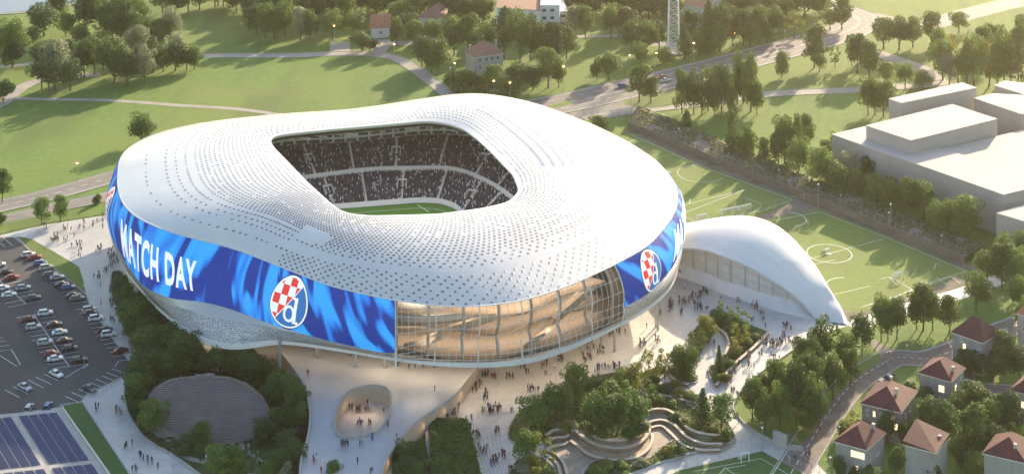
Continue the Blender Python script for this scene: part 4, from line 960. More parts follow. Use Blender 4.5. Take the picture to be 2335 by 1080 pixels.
def house(label,L_,M_,R_,zE,roofkind,ridgeh,wall='render_grey',rf='rooftile',wins=(),chim=(),grp='houses of the hillside quarter',base=0,name='house',skew=False,over=.45,door=None):
    m=P(*M_,zE); l=P(*L_,zE); r=P(*R_,zE)
    a=(l-m); a.z=0; c=(r-m); c.z=0
    # square the plan
    if not skew:
        la,lc=a.length,c.length; aa=math.atan2(a.y,a.x); ac=math.atan2(c.y,c.x); d=(aa-ac+math.pi)%(2*math.pi)-math.pi
        e=((math.pi/2 if d>0 else -math.pi/2)-d)/2; aa+=e*.7; ac-=e*.7
        a=Vector((math.cos(aa)*la,math.sin(aa)*la,0)); c=Vector((math.cos(ac)*lc,math.sin(ac)*lc,0))
    m.z=0; q=[m,m+c,m+c+a,m+a]; ctr=(q[0]+q[2])/2; root=thing(name,label,'house',(ctr.x,ctr.y,base),0,grp); o_=(ctr.x,ctr.y,base)
    b=MB(); b.prism([(p.x,p.y) for p in q],base,zE,0)
    ua,uc=a.normalized(),c.normalized(); Q=[m-(ua+uc)*over,m+c+(uc-ua)*over,m+c+a+(uc+ua)*over,m+a+(ua-uc)*over]; z0=zE+.02
    rb=MB(); V=lambda p,z:(p.x,p.y,z)
    if roofkind=='pyr' or roofkind=='hip' or roofkind=='gable':
        long_a=(a.length>c.length) if roofkind!='gable' else True
        if roofkind=='gable_c': long_a=False
        cen=ctr; 
        if roofkind=='gable': e0=(Q[0]+Q[1])/2; e1=(Q[2]+Q[3])/2
        else:
            inset_=min(a.length,c.length)/2*(1 if roofkind=='hip' else 1)
            ax=ua if long_a else uc; hl_=max(.14*max(a.length,c.length),(max(a.length,c.length)/2-inset_))
            e0=cen-ax*max(hl_,.3); e1=cen+ax*max(hl_,.3)
        zr=zE+ridgeh
        if roofkind=='gable':
            rb.quad(V(Q[0],z0),V(e0,zr),V(e1,zr),V(Q[3],z0)); rb.quad(V(Q[1],z0),V(Q[2],z0),V(e1,zr),V(e0,zr))
            g0=(q[0]+q[1])/2; g1=(q[2]+q[3])/2; zz=zE+ridgeh*.96
            b.tri(V(q[0],zE),V(q[1],zE),V(g0,zz)); b.tri(V(q[2],zE),V(q[3],zE),V(g1,zz))
        elif long_a:
            rb.tri(V(Q[0],z0),V(Q[1],z0),V(e0,zr)); rb.tri(V(Q[2],z0),V(Q[3],z0),V(e1,zr)); rb.quad(V(Q[1],z0),V(Q[2],z0),V(e1,zr),V(e0,zr)); rb.quad(V(Q[3],z0),V(Q[0],z0),V(e0,zr),V(e1,zr))
        else:
            rb.tri(V(Q[3],z0),V(Q[0],z0),V(e0,zr)); rb.tri(V(Q[1],z0),V(Q[2],z0),V(e1,zr)); rb.quad(V(Q[0],z0),V(Q[1],z0),V(e1,zr),V(e0,zr)); rb.quad(V(Q[2],z0),V(Q[3],z0),V(e0,zr),V(e1,zr))
        rb.prism([(p.x,p.y) for p in Q],zE-.22,zE-.0,1)
    else: # mono: low slope rising to the back corner
        zr=zE+ridgeh; rb.quad(V(Q[0],z0),V(Q[1],z0+ridgeh*.35),V(Q[2],zr),V(Q[3],z0+ridgeh*.35)); rb.prism([(p.x,p.y) for p in Q],zE-.25,zE,1)
        for (i,j,z1,z2) in ((0,1,z0,z0+ridgeh*.35),(1,2,z0+ridgeh*.35,zr),(2,3,zr,z0+ridgeh*.35),(3,0,z0+ridgeh*.35,z0)): rb.quad(V(Q[i],zE-.01),V(Q[j],zE-.01),V(Q[j],z2),V(Q[i],z1))
    b.build('wall',M[wall],root,o_)
    ro=rb.build('roof',[M[rf],M['frame']],root,o_)
    for (ta,tc,h) in chim:
        p=m+a*ta+c*tc; ch=MB(); zt=zE+ridgeh*.8+h; ch.box((p.x-o_[0],p.y-o_[1],(zE+zt)/2-base),(.7,.6,zt-zE),math.atan2(uc.y,uc.x)); ch.box((p.x-o_[0],p.y-o_[1],zt+.06-base),(.9,.8,.14),math.atan2(uc.y,uc.x)); ch.build('chimney',M['concrete'],ro)
    for (face,t,zc,ww,hh,lit) in wins:
        # face 0: wall M-L, 1: wall M-R
        p=m+(a if face==0 else c)*t; ud=(ua if face==0 else uc); nn_=-(uc if face==0 else ua)
        fo=MB(); go=MB(); f=.12; P0=p-ud*ww/2; P1=p+ud*ww/2
        def slab(mb,p0,p1,z1,z2,o1,o2):
            w0,w1=p0+nn_*o1,p1+nn_*o1; v0,v1=p0+nn_*o2,p1+nn_*o2
            mb.quad(V(v0,z1),V(v1,z1),V(v1,z2),V(v0,z2)); mb.quad(V(w0,z2),V(v0,z2),V(v1,z2),V(w1,z2)); mb.quad(V(w0,z1),V(w1,z1),V(v1,z1),V(v0,z1)); mb.quad(V(w0,z1),V(v0,z1),V(v0,z2),V(w0,z2)); mb.quad(V(w1,z1),V(w1,z2),V(v1,z2),V(v1,z1))
        slab(fo,P0,P0+ud*f,zc-hh/2,zc+hh/2,-.02,.07); slab(fo,P1-ud*f,P1,zc-hh/2,zc+hh/2,-.02,.07); slab(fo,P0,P1,zc+hh/2,zc+hh/2+f,-.02,.07); slab(fo,P0-ud*.08,P1+ud*.08,zc-hh/2-f*1.3,zc-hh/2,-.02,.16); slab(fo,p-ud*.04,p+ud*.04,zc-hh/2,zc+hh/2,-.02,.06)
        fr_=fo.build('window',M['frame'],root,o_); slab(go,P0+ud*.02,P1-ud*.02,zc-hh/2+.01,zc+hh/2-.01,-.02,.025); go.build('pane',M['winlit'] if lit else M['windark'],fr_,o_)
    if door:
        face,t=door; p=m+(a if face==0 else c)*t; ud=(ua if face==0 else uc); nn_=-(uc if face==0 else ua)
        d=MB(); P0=p-ud*.6+nn_*.05;P1=p+ud*.6+nn_*.05; d.quad(V(P0,base+.05),V(P1,base+.05),V(P1,base+2.2),V(P0,base+2.2)); d.build('door',M['dark'],root,o_)
    return root
def h7(x,y): return (1880+x/2.842,700+y/2.842)
house('red hip-roofed house with a row of three lit windows at the bottom',h7(62,884),h7(268,918),h7(430,832),9,'pyr',3.5,wall='render_grey',wins=[(0,.40,7.1,1.5,1.5,1),(0,.27,7.1,1.5,1.5,1),(0,.13,7.1,1.5,1.5,1),(0,.3,3.6,.9,1.5,1),(1,.22,4.5,1,1.6,0),(0,.7,4,.9,1.4,0),(1,.65,5.2,1.4,.4,0)],chim=[(.2,.75,0)],door=(0,.5))
house('grey windowless house with low red roof at the bottom, right of the lit-window house',h7(518,895),h7(720,937),h7(817,852),9.5,'mono',2.6,wins=[(1,.3,4.5,1.1,1.6,0)],chim=[(.15,.75,-1)])
house('red-roofed grey house cut by the bottom right corner',h7(1030,962),h7(1300,1003),h7(1420,900),9,'pyr',3.5,wins=[(1,.5,5,1,1.5,0)],chim=[(.3,.2,0)])
house('long rubble-stone house with dark red roof and two chimneys beside the lane',h7(237,632),h7(494,676),h7(625,553),8.5,'hip',3.6,wall='stone_wall',wins=[(0,.85,6.4,.8,1.3,0),(0,.68,6.4,.8,1.3,1),(0,.5,6.4,.8,1.3,0),(0,.2,6.2,1,1.6,1),(0,.12,4.4,1,1.5,1),(0,.35,3.6,.8,1.3,0),(1,.3,6,.8,1.3,0),(1,.6,6,.8,1.3,0),(1,.12,3.2,1,1.6,1)],chim=[(.55,.75,1.0),(.25,.35,.6)],door=(0,.6))
house('grey house with orange and red roof and one glowing square window',h7(612,428),h7(820,478),h7(918,398),9,'pyr',3.3,wins=[(0,.3,6.3,1.7,1.7,1),(1,.35,6,1.3,1.8,1),(1,.3,3,1.2,1.5,1),(1,.75,7,.6,1,0)],chim=[(.1,.4,-.5)])
house('tall grey gabled house with rusty red roof beside the lane bend',h7(822,168),h7(1022,226),h7(1155,170),9.5,'pyr',4.2,wins=[(0,.70,8.2,.7,.9,0),(0,.6,6.6,1.1,1.5,1),(0,.62,4.4,1.1,1.5,0),(0,.14,6.3,.9,1.2,0),(1,.45,7.4,.6,1.1,0),(1,.6,7.4,.6,1.1,0)],chim=[(.5,.6,-1.2)])
house('red-roofed grey house with two lit windows at the right edge',h7(1210,538),h7(1400,585),h7(1500,500),8.5,'pyr',3.5,wins=[(0,.82,5.6,1.1,1.5,1),(0,.6,5.4,1.4,1.6,1),(0,.86,2.8,.9,1.2,1),(0,.72,2.7,.9,1.2,1)],chim=[(.5,.4,0)])
house('tall pale house with orange roof cut by the right edge above the trees',h7(1246,48),h7(1400,80),h7(1480,40),10,'pyr',4,rf='rooforange',wins=[(0,.7,6,1,1.4,0)])
FAR='houses beyond the main lawn'
house('small white barn with a red gabled roof behind the main lawn',(847,68),(890,64),(900,45),4.5,'gable',5,wall='housewhite',rf='rooforange',grp=FAR,skew=False,wins=[(0,.5,2.5,1.2,1.4,0)])
house('half-hidden house with a weathered red roof among trees',(958,38),(1013,46),(1030,25),5,'hip',5,wall='housewhite',rf='rooffar',grp=FAR,wins=[(0,.5,3,1.2,1.4,0)])
house('old two-storey stone house with dusty red hip roof by the road',(1061,117),(1082,131),(1147,122),8.2,'hip',4.6,wall='beigestone' if 'beigestone' in M else 'concrete',rf='rooffar',grp=FAR,wins=[(1,.2,6.6,1.5,1.5,0),(1,.42,6.6,1.5,1.5,0),(1,.62,6.6,1.5,1.5,0),(1,.82,6.6,1.5,1.5,0),(1,.2,3.4,1.2,1.8,0),(1,.5,3.4,1.2,1.8,0),(1,.8,3.4,1.2,1.8,0),(0,.5,6,1.1,1.4,0)],chim=[(.5,.92,1.0),(.8,.1,-.6)])
house('white gabled shed with orange roof behind the lattice tower',(1566,8),(1606,22),(1660,-8),10,'gable',5,wall='housewhite',rf='rooforange',grp=FAR)
# white modern building at the top
mb_=P(1215,60); r_=thing('modern_building','white modern building with a flat brown roof and stepped blocks at the top','building',(mb_.x,mb_.y,0))
o_=(mb_.x,mb_.y,0)
def roofbox(name,roof,z,m,mt,zb=0):
    q=[P(x,y,z) for x,y in roof]; a=MB(); a.prism([(p.x,p.y) for p in q],zb,z-.3,0); a.build(name,M[m],r_,o_); a=MB(); a.prism([(p.x,p.y) for p in q],z-.3,z,0); a.build('roof_slab',M[mt],r_,o_); return q
roofbox('wall',[(1133,18),(1232,24),(1236,-12),(1137,-18)],13,'housewhite','rooffar')
roofbox('wall',[(1131,42),(1165,45),(1168,14),(1133,12)],9.5,'housewhite','housewhite')
q=roofbox('wall',[(1232,12),(1276,12),(1279,-10),(1234,-12)],14.5,'housewhite','white')
roofbox('wall',[(1240,27),(1295,26),(1284,0),(1240,0)],9.8,'housewhite','white')
roofbox('wall',[(1165,50),(1235,52),(1228,34),(1168,30)],7.5,'housewhite','white')
def flatwin(p0,p1,zc,ww,hh,t,parent,mm='windark'):
    p=p0.lerp(p1,t); u=(p1-p0).normalized(); b=MB(); nn_=Vector((u.y,-u.x,0)); nn_=nn_ if nn_.y<0 else -nn_
    a=p-u*ww/2+nn_*.06; c=p+u*ww/2+nn_*.06; b.quad((a.x,a.y,zc-hh/2),(c.x,c.y,zc-hh/2),(c.x,c.y,zc+hh/2),(a.x,a.y,zc+hh/2)); b.build('window',M[mm],parent,o_)
p0,p1=P(1232,12,14.5),P(1276,12,14.5)
for zc in (12,8.4,5): 
    for t in (.2,.62): flatwin(p0,p1,zc,1.8,1.3,t,r_)
p0,p1=P(1240,27,9.8),P(1295,26,9.8)
for zc in (7.6,4): flatwin(p0,p1,zc,4.5,1.2,.72,r_)
# lattice tower
tb=P(1536,122); tw=thing('lattice_tower','tall white steel lattice mast rising above the trees beyond the road','tower',(tb.x,tb.y,0))
b=MB(); d=MB(); W0,W1,TH=2.6,1.7,46
cs=[(-1,-1),(1,-1),(1,1),(-1,1)]
def tp(k,z): w_=W0+(W1-W0)*z/TH; return Vector((cs[k%4][0]*w_,cs[k%4][1]*w_,z))
for k in range(4): 
    l=MB(); l.tube(tp(k,0),tp(k,TH),.22,.15,n=6); l.build('mast_leg',M['white'],tw)
z=0;i=0
while z<TH-3.4:
    for k in range(4):
        d.tube(tp(k,z),tp(k+1,z+3.4),.075,n=4); d.tube(tp(k+1,z),tp(k,z+3.4),.075,n=4); d.tube(tp(k,z+3.4),tp(k+1,z+3.4),.075,n=4)
    z+=3.4
d.build('lattice',M['white'],tw)
b.box((0,0,.3),(7.5,7.5,.6)); b.build('footing',M['concrete'],tw)
# solar canopy bottom left
SZ=4.2
sq=[P(-140,957,SZ),P(140,931,SZ),P(262,1105,SZ),P(-60,1180,SZ)]
sr=thing('solar_canopy','large flat canopy covered with rows of blue solar panels by the car park','solar canopy',(sq[1].x-20,sq[1].y-15,0)); o_=(sq[1].x-20,sq[1].y-15,0)
a=MB(); a.prism([(p.x,p.y) for p in sq],SZ-.5,SZ); a.build('canopy_deck',M['kerb'],sr,o_)
M['pv']=mat('pv',(.022,.035,.10),.22,metal=.2,col2=(.05,.07,.17),scale=1.3,lo=.4,hi=.6)
M['pvf']=mat('pvf',(.45,.45,.5),.4,metal=.5)
f1,f2,f3=P(4,618/3.6+780,SZ),P(470/3.6,578/3.6+780,SZ),P(735/3.6,965/3.6+780,SZ)
ux=(f2-P(148/3.6,610/3.6+780,SZ)); uxn=Vector((ux.x,ux.y,0)).normalized(); uy=Vector(((f3-f2).x,(f3-f2).y,0)); Ly=uy.length; uyn=uy.normalized()
a=MB(); fbm=MB(); np_=0
cw=ux.length/4
for bl in range(2):
    for colm in range(-5,4):
        gap=.0 if colm>=0 else -1.6
        for row in range(26):
            for k in range(5):
                if row>=24: continue
                o=P(148/3.6,610/3.6+780,SZ)+uxn*(colm*cw+gap+.12+k*(cw-.3)/5)+uyn*(bl*(Ly+2.3)+.3+row*(Ly/24)); o.z=SZ+.12
                if bl and o.y<P(0,1100,SZ).y: continue
                s1=uxn*((cw-.3)/5-.07); s2=uyn*(Ly/24*.86); up=Vector((0,0,.22))
                a.quad(o+s2,o+s1+s2,o+s1+up,o+up); fbm.quad(o+up*.0,o+s1*1.0,o+s1+up,o+up)
a.build('solar_panel',M['pv'],sr,o_,kind='stuff'); fbm.build('panel_mount',M['pvf'],sr,o_,kind='stuff')
a=MB(); 
for i in range(44):
    p=sq[1].lerp(sq[2],i/44); a.box((p.x+.15,p.y,SZ+.35),(.12,.12,.9))
e0,e1=sq[1],sq[2]; a.tube(e0+Vector((.15,0,.8)),e1+Vector((.15,0,.8)),.07,n=5); a.tube(e0+Vector((.15,0,.4)),e1+Vector((.15,0,.4)),.05,n=5); a.build('railing',M['white'],sr,o_)
for t_ in (.02,.35,.7): 
    p=sq[1].lerp(sq[2],t_); a=MB(); a.tube((p.x-.6,p.y-.3,0),(p.x-.6,p.y-.3,SZ-.5),.2,n=8); a.build('post',M['steel'],sr,o_)
# retaining wall, planted terraces and fences behind the pitches
low=[(1434,292),(1500,318),(1600,360),(1700,400),(1820,448),(1960,505),(2080,553),(2200,603)]
upp=[(1456,262),(1530,290),(1620,328),(1720,372),(1860,432),(1990,482),(2110,530),(2240,582)]
lowz=spline(px3(low),6)
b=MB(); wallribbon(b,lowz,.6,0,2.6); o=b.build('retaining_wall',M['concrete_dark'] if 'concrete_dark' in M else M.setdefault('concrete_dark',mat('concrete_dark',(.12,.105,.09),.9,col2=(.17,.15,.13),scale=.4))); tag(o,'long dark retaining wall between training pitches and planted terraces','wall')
ft=MB(); 
TR=[]
n=7
lo_=spline(px3(low),6); up_=spline(px3(upp),6)
for k in range(n):
    t0=k/n;t1=(k+1)/n; A=[a.lerp(c,t0) for a,c in zip(lo_,up_)]; B=[a.lerp(c,t1) for a,c in zip(lo_,up_)]; z=2.4+k*.13; K2=[a.lerp(c,t0+.12/n) for a,c in zip(lo_,up_)]
    for i in range(len(A)-1): ft.quad((A[i].x,A[i].y,z+.01),(A[i+1].x,A[i+1].y,z+.01),(K2[i+1].x,K2[i+1].y,z+.01),(K2[i].x,K2[i].y,z+.01),1)
    for i in range(len(A)-1): ft.quad((A[i].x,A[i].y,z),(A[i+1].x,A[i+1].y,z),(B[i+1].x,B[i+1].y,z),(B[i].x,B[i].y,z)); ft.quad((A[i].x,A[i].y,z-.15),(A[i+1].x,A[i+1].y,z-.15),(A[i+1].x,A[i+1].y,z),(A[i].x,A[i].y,z),1)
    TR.append(([a.lerp(c,.55) for a,c in zip(A,B)],z))
ft.build('terrace_bank',[M['dirt'],M['kerb']],kind='structure')
ft=MB(); A=[a.lerp(c,1.0) for a,c in zip(lo_,up_)]
for i in range(len(A)-1): ft.quad((A[i].x,A[i].y,3.15),(A[i+1].x,A[i+1].y,3.15),(A[i+1].x+3,A[i+1].y+9,.0),(A[i].x+3,A[i].y+9,.0))
ft.build('terrace_bank',M['lawn'],kind='structure')
def fence(label,pts,h,step=3.0,mesh=True,z0=0,name='fence',rails=3,grp=None):
    c=px3(pts); L_=[]; 
    for a,d in zip(c,c[1:]):
        k=max(1,int((d-a).length/step)); L_+= [a.lerp(d,i/k) for i in range(k)]
    L_.append(c[-1]); o_=(c[0].x,c[0].y,0); r_=thing(name,label,'fence',o_,0,grp); b=MB()
    for p in L_: b.tube((p.x,p.y,z0),(p.x,p.y,z0+h),.055,n=5)
    b.build('post_row',M['steel'],r_,o_,kind='stuff'); b=MB()
    for a,d in zip(L_,L_[1:]):
        for k in range(rails): z=z0+h*(.08+.9*k/(rails-1)); b.tube((a.x,a.y,z),(d.x,d.y,z),.035,n=4,cap=False)
        if mesh:
            kk=max(1,int((d-a).length/.6))
            for j in range(1,kk): p=a.lerp(d,j/kk); b.tube((p.x,p.y,z0+.1),(p.x,p.y,z0+h),.014,n=3,cap=False)
    b.build('wire_mesh',M['steel'],r_,o_,kind='stuff'); return r_
fence('tall mesh fence around the pitch at the bottom right',[(1540,1076),(1738,1028),(1800,1060),(1850,1090)],4.2)
fence('mesh fence between the two upper training pitches',[(1560,516),(1700,492),(1818,462),(1835,458)],2.6)
fence('long mesh fence on top of the dark retaining wall',[(1434,290),(1500,317),(1700,399),(1835,455),(1960,504),(2200,602)],2.2,z0=2.6,mesh=False)
fence('wire fence at the road end of the upper pitch',[(1330,262),(1380,272),(1440,262),(1456,258)],2.4,mesh=False)
fence('wire fence by the lane gate beside the concrete wall',[(1795,1005),(1838,1045),(1900,1110)],2.6)
fence('low fence between car park and path by the solar canopy',[(190,908),(225,903),(262,875),(292,858)],1.2,step=1.5,mesh=False)
cw_=P(1778,1014); o=MB(); q=px3([(1762,1010),(1793,1024),(1796,1018),(1765,1004)]); o.prism([(p.x,p.y) for p in q],0,3.0); q=px3([(1793,1024),(1830,1030),(1832,1026),(1796,1019)]); o.prism([(p.x,p.y) for p in q],0,.9); o=o.build('boundary_wall',M['concrete']); tag(o,'weathered free-standing concrete wall at the lane gate','wall')
# goals
def goal(label,pa,pb,h=2.3):
    a,c=P(*pa),P(*pb); r_=thing('football_goal',label,'goal',a,0,'goals on the training pitches'); d=(c-a); f=MB(); Z=Vector((0,0,0))
    f.tube(Z,(0,0,h),.13,n=6); f.tube(d,d+Vector((0,0,h)),.13,n=6); f.tube((0,0,h),d+Vector((0,0,h)),.13,n=6); u=Vector((-d.y,d.x,0)).normalized()*1.8
    for s_ in (Z,d): f.tube(s_+Vector((0,0,h)),s_+u*.5+Vector((0,0,h)),.06,n=4); f.tube(s_+u*.5+Vector((0,0,h)),s_+u,.06,n=4); f.tube(s_,s_+u,.06,n=4)
    f.build('goal_frame',M['white'],r_); g_=MB()
    for i in range(13):
        p=d*(i/12); g_.tube(p+u*.5+Vector((0,0,h)),p+u,.03,n=3,cap=False); g_.tube(p+Vector((0,0,h)),p+u*.5+Vector((0,0,h)),.03,n=3,cap=False)
    for i in range(7): p=u*(.5+.5*i/6)+Vector((0,0,h*(1-i/6))); g_.tube(p,p+d,.03,n=3,cap=False)
    g_.build('net',M['white'],r_)
goal('large white goal at the near end of the upper pitch',(1646,494),(1688,486)); goal('long white goal beside it at the near end of the upper pitch',(1688,486),(1712,480)); goal('small white goal half hidden behind the hall roof',(1592,507),(1612,503))
goal('white goal at the left edge of the far pitch end',(1512,404),(1528,408)); goal('small white goal lying in the middle circle of the lower pitch',(1882,578),(1893,574),1.2)
goal('white goal frame at the right end of the lower pitch',(2040,640),(2060,636))
goal('small white goal on the bottom right pitch',(1690,1056),(1708,1052))
# ---------------- trees ----------------
def leafcloud(b,rg,lobes,n,size,up=.35,fill=.55):
    for (c,rad) in lobes:
        c=Vector(c)
        for k in range(int(n*(rad[0]*rad[2]))):
            d=Vector((rg.gauss(0,1),rg.gauss(0,1),rg.gauss(0,1))).normalized(); q=rg.uniform(fill,1.0)**.6
            if d.z<-.55 and rg.random()<.6: continue
            p=c+Vector((d.x*rad[0],d.y*rad[1],d.z*rad[2]))*q*(1+rg.uniform(-.06,.12))
            nn_=(d+Vector((rg.gauss(0,.55),rg.gauss(0,.55),rg.gauss(0,.55)+up))).normalized(); u=nn_.cross(Vector((rg.gauss(0,1),rg.gauss(0,1),rg.gauss(0,1)))).normalized(); v=nn_.cross(u)
            s_=size*rg.uniform(.6,1.35); u*=s_; v*=s_*rg.uniform(.6,1); cc=nn_*s_*.25
            n0=len(b.v); b.v+=[tuple(p-u-v*.3),tuple(p+cc-v),tuple(p+u-v*.2),tuple(p+u*.5+v),tuple(p-u*.6+v*.9)]; b.f.append((n0,n0+1,n0+2,n0+3,n0+4)); b.m.append(0)
def crown_mesh(kind,seed):
    rg=random.Random(seed); b=MB(); L_=[]      # unit: height 1, crown half-width about 1*W handled by scale (radius .5)
    if kind=='broad':
        for i in range(19):
            a=rg.uniform(0,6.28); z=rg.uniform(.30,.88); m=math.sqrt(max(.05,1-((z-.55)/.42)**2)); r=rg.uniform(.1,.34)*m; s_=rg.uniform(.13,.2); L_.append(((r*math.cos(a),r*math.sin(a),z),(s_,s_,s_*.78)))
        L_+= [((0,0,.6),(.3,.3,.27)),((.05,-.05,.82),(.17,.17,.13))]; leafcloud(b,rg,L_,7600,.020)
    elif kind=='tall':
        for i in range(18):
            a=rg.uniform(0,6.28); z=rg.uniform(.17,.92); m=.9 if z<.6 else (1-z)/.45+.12; r=rg.uniform(.1,.3)*m; s_=rg.uniform(.13,.19)*(.6+.5*m); L_.append(((r*math.cos(a),r*math.sin(a),z),(s_,s_,s_*.75)))
        L_+= [((0,0,.42),(.26,.26,.26)),((0,0,.68),(.2,.2,.2))]; leafcloud(b,rg,L_,8200,.019)
    elif kind=='conifer':
        for i in range(15):
            z=.12+.055*i; r=.42*(1-(z-.1)/.92); 
            for k in range(5): a=rg.uniform(0,6.28); L_.append(((r*.55*math.cos(a),r*.55*math.sin(a),z),(r*.5+.03,r*.5+.03,.055)))
        leafcloud(b,rg,L_,7000,.018,up=.1)
    elif kind=='bush':
        for i in range(13):
            a=rg.uniform(0,6.28); r=rg.uniform(.05,.32); z=rg.uniform(.15,.7)*(1-.5*r); s_=rg.uniform(.16,.27); L_.append(((r*math.cos(a),r*math.sin(a),z),(s_,s_,s_*.95)))
        leafcloud(b,rg,L_,3600,.035,up=.5)
    elif kind=='airy':
        for i in range(24):
            a=rg.uniform(0,6.28); z=rg.uniform(.28,.93); m=math.sqrt(max(.05,1-((z-.6)/.42)**2)); r=rg.uniform(.15,.42)*m; s_=rg.uniform(.07,.13); L_.append(((r*math.cos(a),r*math.sin(a),z),(s_,s_,s_*.7)))
        leafcloud(b,rg,L_,11000,.017,fill=.2)
    return b
def trunk_mesh(kind,seed):
    rg=random.Random(seed); b=MB(); top={'broad':.5,'tall':.75,'conifer':.9,'airy':.6}[kind]; pts=[Vector((0,0,-.01))]
    for i in range(1,5): pts.append(Vector((rg.uniform(-.02,.02),rg.uniform(-.02,.02),top*i/4)))
    rs=[.022,.017,.014,.010,.005]
    for i in range(4): b.tube(pts[i],pts[i+1],rs[i]*1.2,rs[i+1]*1.2,n=7,cap=False)
    for k in range(6):
        a=k*1.05+rg.uniform(-.3,.3); st=pts[1+k%3]; e=st+Vector((math.cos(a)*.24,math.sin(a)*.24,rg.uniform(.16,.3))); m=st.lerp(e,.5)+Vector((0,0,.03)); b.tube(st,m,.009,.006,n=5,cap=False); b.tube(m,e,.006,.003,n=5,cap=False)
    return b
CR={}; TK={}
for kind,nv in (('broad',4),('tall',3),('conifer',1),('bush',3),('airy',2)):
    for i in range(nv):
        me=crown_mesh(kind,11*i+len(kind)); o=me.build('crown',M['leaf_dark']); CR[kind,i]=o.data; bpy.data.objects.remove(o)
        if kind!='bush':
            o=trunk_mesh(kind,5*i+3).build('trunk',M['bark']); TK[kind,i]=o.data; bpy.data.objects.remove(o)
VAR={'broad':4,'tall':3,'conifer':1,'bush':3,'airy':2}
MESHM={}
def cmesh(kind,i,mk):
    k=(kind,i,mk)
    if k not in MESHM:
        me=CR[kind,i].copy(); me.materials.clear(); me.materials.append(M[mk]); MESHM[k]=me
    return MESHM[k]
KIND={'b':('broad','leaf_dark','dark green broadleaf tree'),'m':('broad','leaf_mid','mid green rounded tree'),'t':('tall','leaf_dark','tall narrow dark tree'),'p':('broad','leaf_pale','pale silvery green tree'),
 'y':('airy','leaf_yellow','loose yellow-green tree'),'d':('broad','leaf_deep','deep green dense tree'),'a':('airy','leaf_mid','airy green tree'),'c':('conifer','leaf_deep','conical dark conifer'),
 's':('bush','leaf_mid','rounded green shrub'),'k':('bush','leaf_deep','dense dark shrub'),'g':('bush','leaf_yellow','yellow-green shrub'),'u':('bush','leaf_purple','purple-leaved shrub'),'w':('bush','leaf_pale','silvery pale shrub'),'T':('tall','leaf_mid','tall narrow green tree'),'Y':('tall','leaf_yellow','narrow olive-yellow tree')}
PROTO={}
import numpy as np
WOOD={}
tr=random.Random(21)
def tree(x,yt,yb,wpx,k,zone,z0=0.0):
    kind,mk,desc=KIND[k]; p=P(x,yb,z0); s_=sc_at(yb,z0); h=(yb-yt)/s_; wd=wpx/s_
    vi=tr.randrange(VAR[kind]); key=(kind,mk,vi); sx=wd*1.3; scale=(sx*tr.uniform(.93,1.07),sx*tr.uniform(.93,1.07),h*1.02); rz=tr.uniform(0,6.28)
    if kind!='bush' and (yb<48 or zone[1]=='background woods'):
        # far trees at the top of the view read as one wood
        for me,mt in ((CR[kind,vi],mk),(TK[kind,vi],'bark')):
            co=np.empty(len(me.vertices)*3,dtype=np.float32); me.vertices.foreach_get('co',co); co=co.reshape(-1,3)*np.array(scale,dtype=np.float32)
            ca,sa=math.cos(rz),math.sin(rz); co=np.stack([co[:,0]*ca-co[:,1]*sa+p.x,co[:,0]*sa+co[:,1]*ca+p.y,co[:,2]+p.z],1)
            WOOD.setdefault(mt,[]).append((co,me))
        return None
    if kind=='bush': nm='shrub'
    elif kind=='conifer': nm='conifer_tree'
    else: nm='broadleaf_tree'
    if key not in PROTO:
        r_=thing(nm,'x','shrub' if kind=='bush' else 'tree',p,rz); r_.scale=scale
        c=bpy.data.objects.new('crown' if kind!='bush' else 'foliage',cmesh(kind,vi,mk)); C.objects.link(c); c.parent=r_
        if kind!='bush': t_=bpy.data.objects.new('trunk',TK[kind,vi]); C.objects.link(t_); t_.parent=r_
        PROTO[key]=r_; bpy.context.view_layer.update()
    else: r_=dup(PROTO[key],p,rz,scale)
    # trunks keep a sensible girth on wide crowns
    r_['group']=zone[1]
    big='large ' if (kind!='bush' and h>19) else ('small ' if (kind!='bush' and h<9) else '')
    TOLAB.append((r_,big+desc+' '+zone[0],x,yb)); return r_
def TL_(zone,s):
    for ln in s.split(';'):
        ln=ln.strip()
        if not ln: continue
        v=ln.split(','); tree(float(v[0]),float(v[1]),float(v[2]),float(v[3]),v[4],zone)
TL_(('at the left edge by the lake road','trees by the lake road'),"30,38,150,66,b;28,95,155,58,d;8,182,235,50,b;-8,60,120,50,d;100,5,82,74,d;82,12,70,40,m;75,62,100,36,d;150,30,84,45,m;5,385,460,44,b;3,478,510,20,s;130,-30,50,50,b")
TL_(('in the upper left grove','trees in the upper left grove'),"195,-22,78,66,d;235,-15,80,70,b;275,-12,82,60,d;312,-12,74,60,b;185,50,108,50,m;222,58,105,44,y;95,102,205,62,d;125,85,206,66,p;112,130,207,60,b;160,136,207,62,d;192,85,178,60,b;215,85,170,50,d;260,76,192,80,b;290,120,196,70,d;315,55,160,58,p;330,102,190,62,p;275,42,85,46,m;255,20,90,60,b;350,85,166,60,d;393,10,105,46,p;398,70,135,44,p;372,110,165,46,m;400,96,162,54,d;443,100,158,48,b;340,40,110,56,b;365,45,115,50,m;235,90,160,46,d;300,20,90,50,b;425,110,160,40,b;150,90,130,40,d")
TL_(('along the top edge','trees along the top edge'),"370,-40,30,56,b;400,-30,34,50,d;430,-36,28,54,b;455,-42,22,50,d;490,-45,16,50,b;540,-45,12,60,d;585,8,78,54,b;570,-20,52,54,d;605,4,88,54,b;625,30,90,46,m;650,-4,86,54,b;665,-30,50,60,d;685,15,92,46,p;708,18,92,42,b;715,-25,55,56,d;758,20,90,52,m;760,-30,40,60,b;805,20,84,56,b;810,-32,35,60,d;860,-30,38,64,b;900,-25,35,54,d;825,70,118,56,b;845,84,118,36,d;905,35,106,38,b;930,28,88,52,d;945,45,105,42,b;985,40,100,50,m;1010,-30,30,60,b;785,-20,60,50,b")
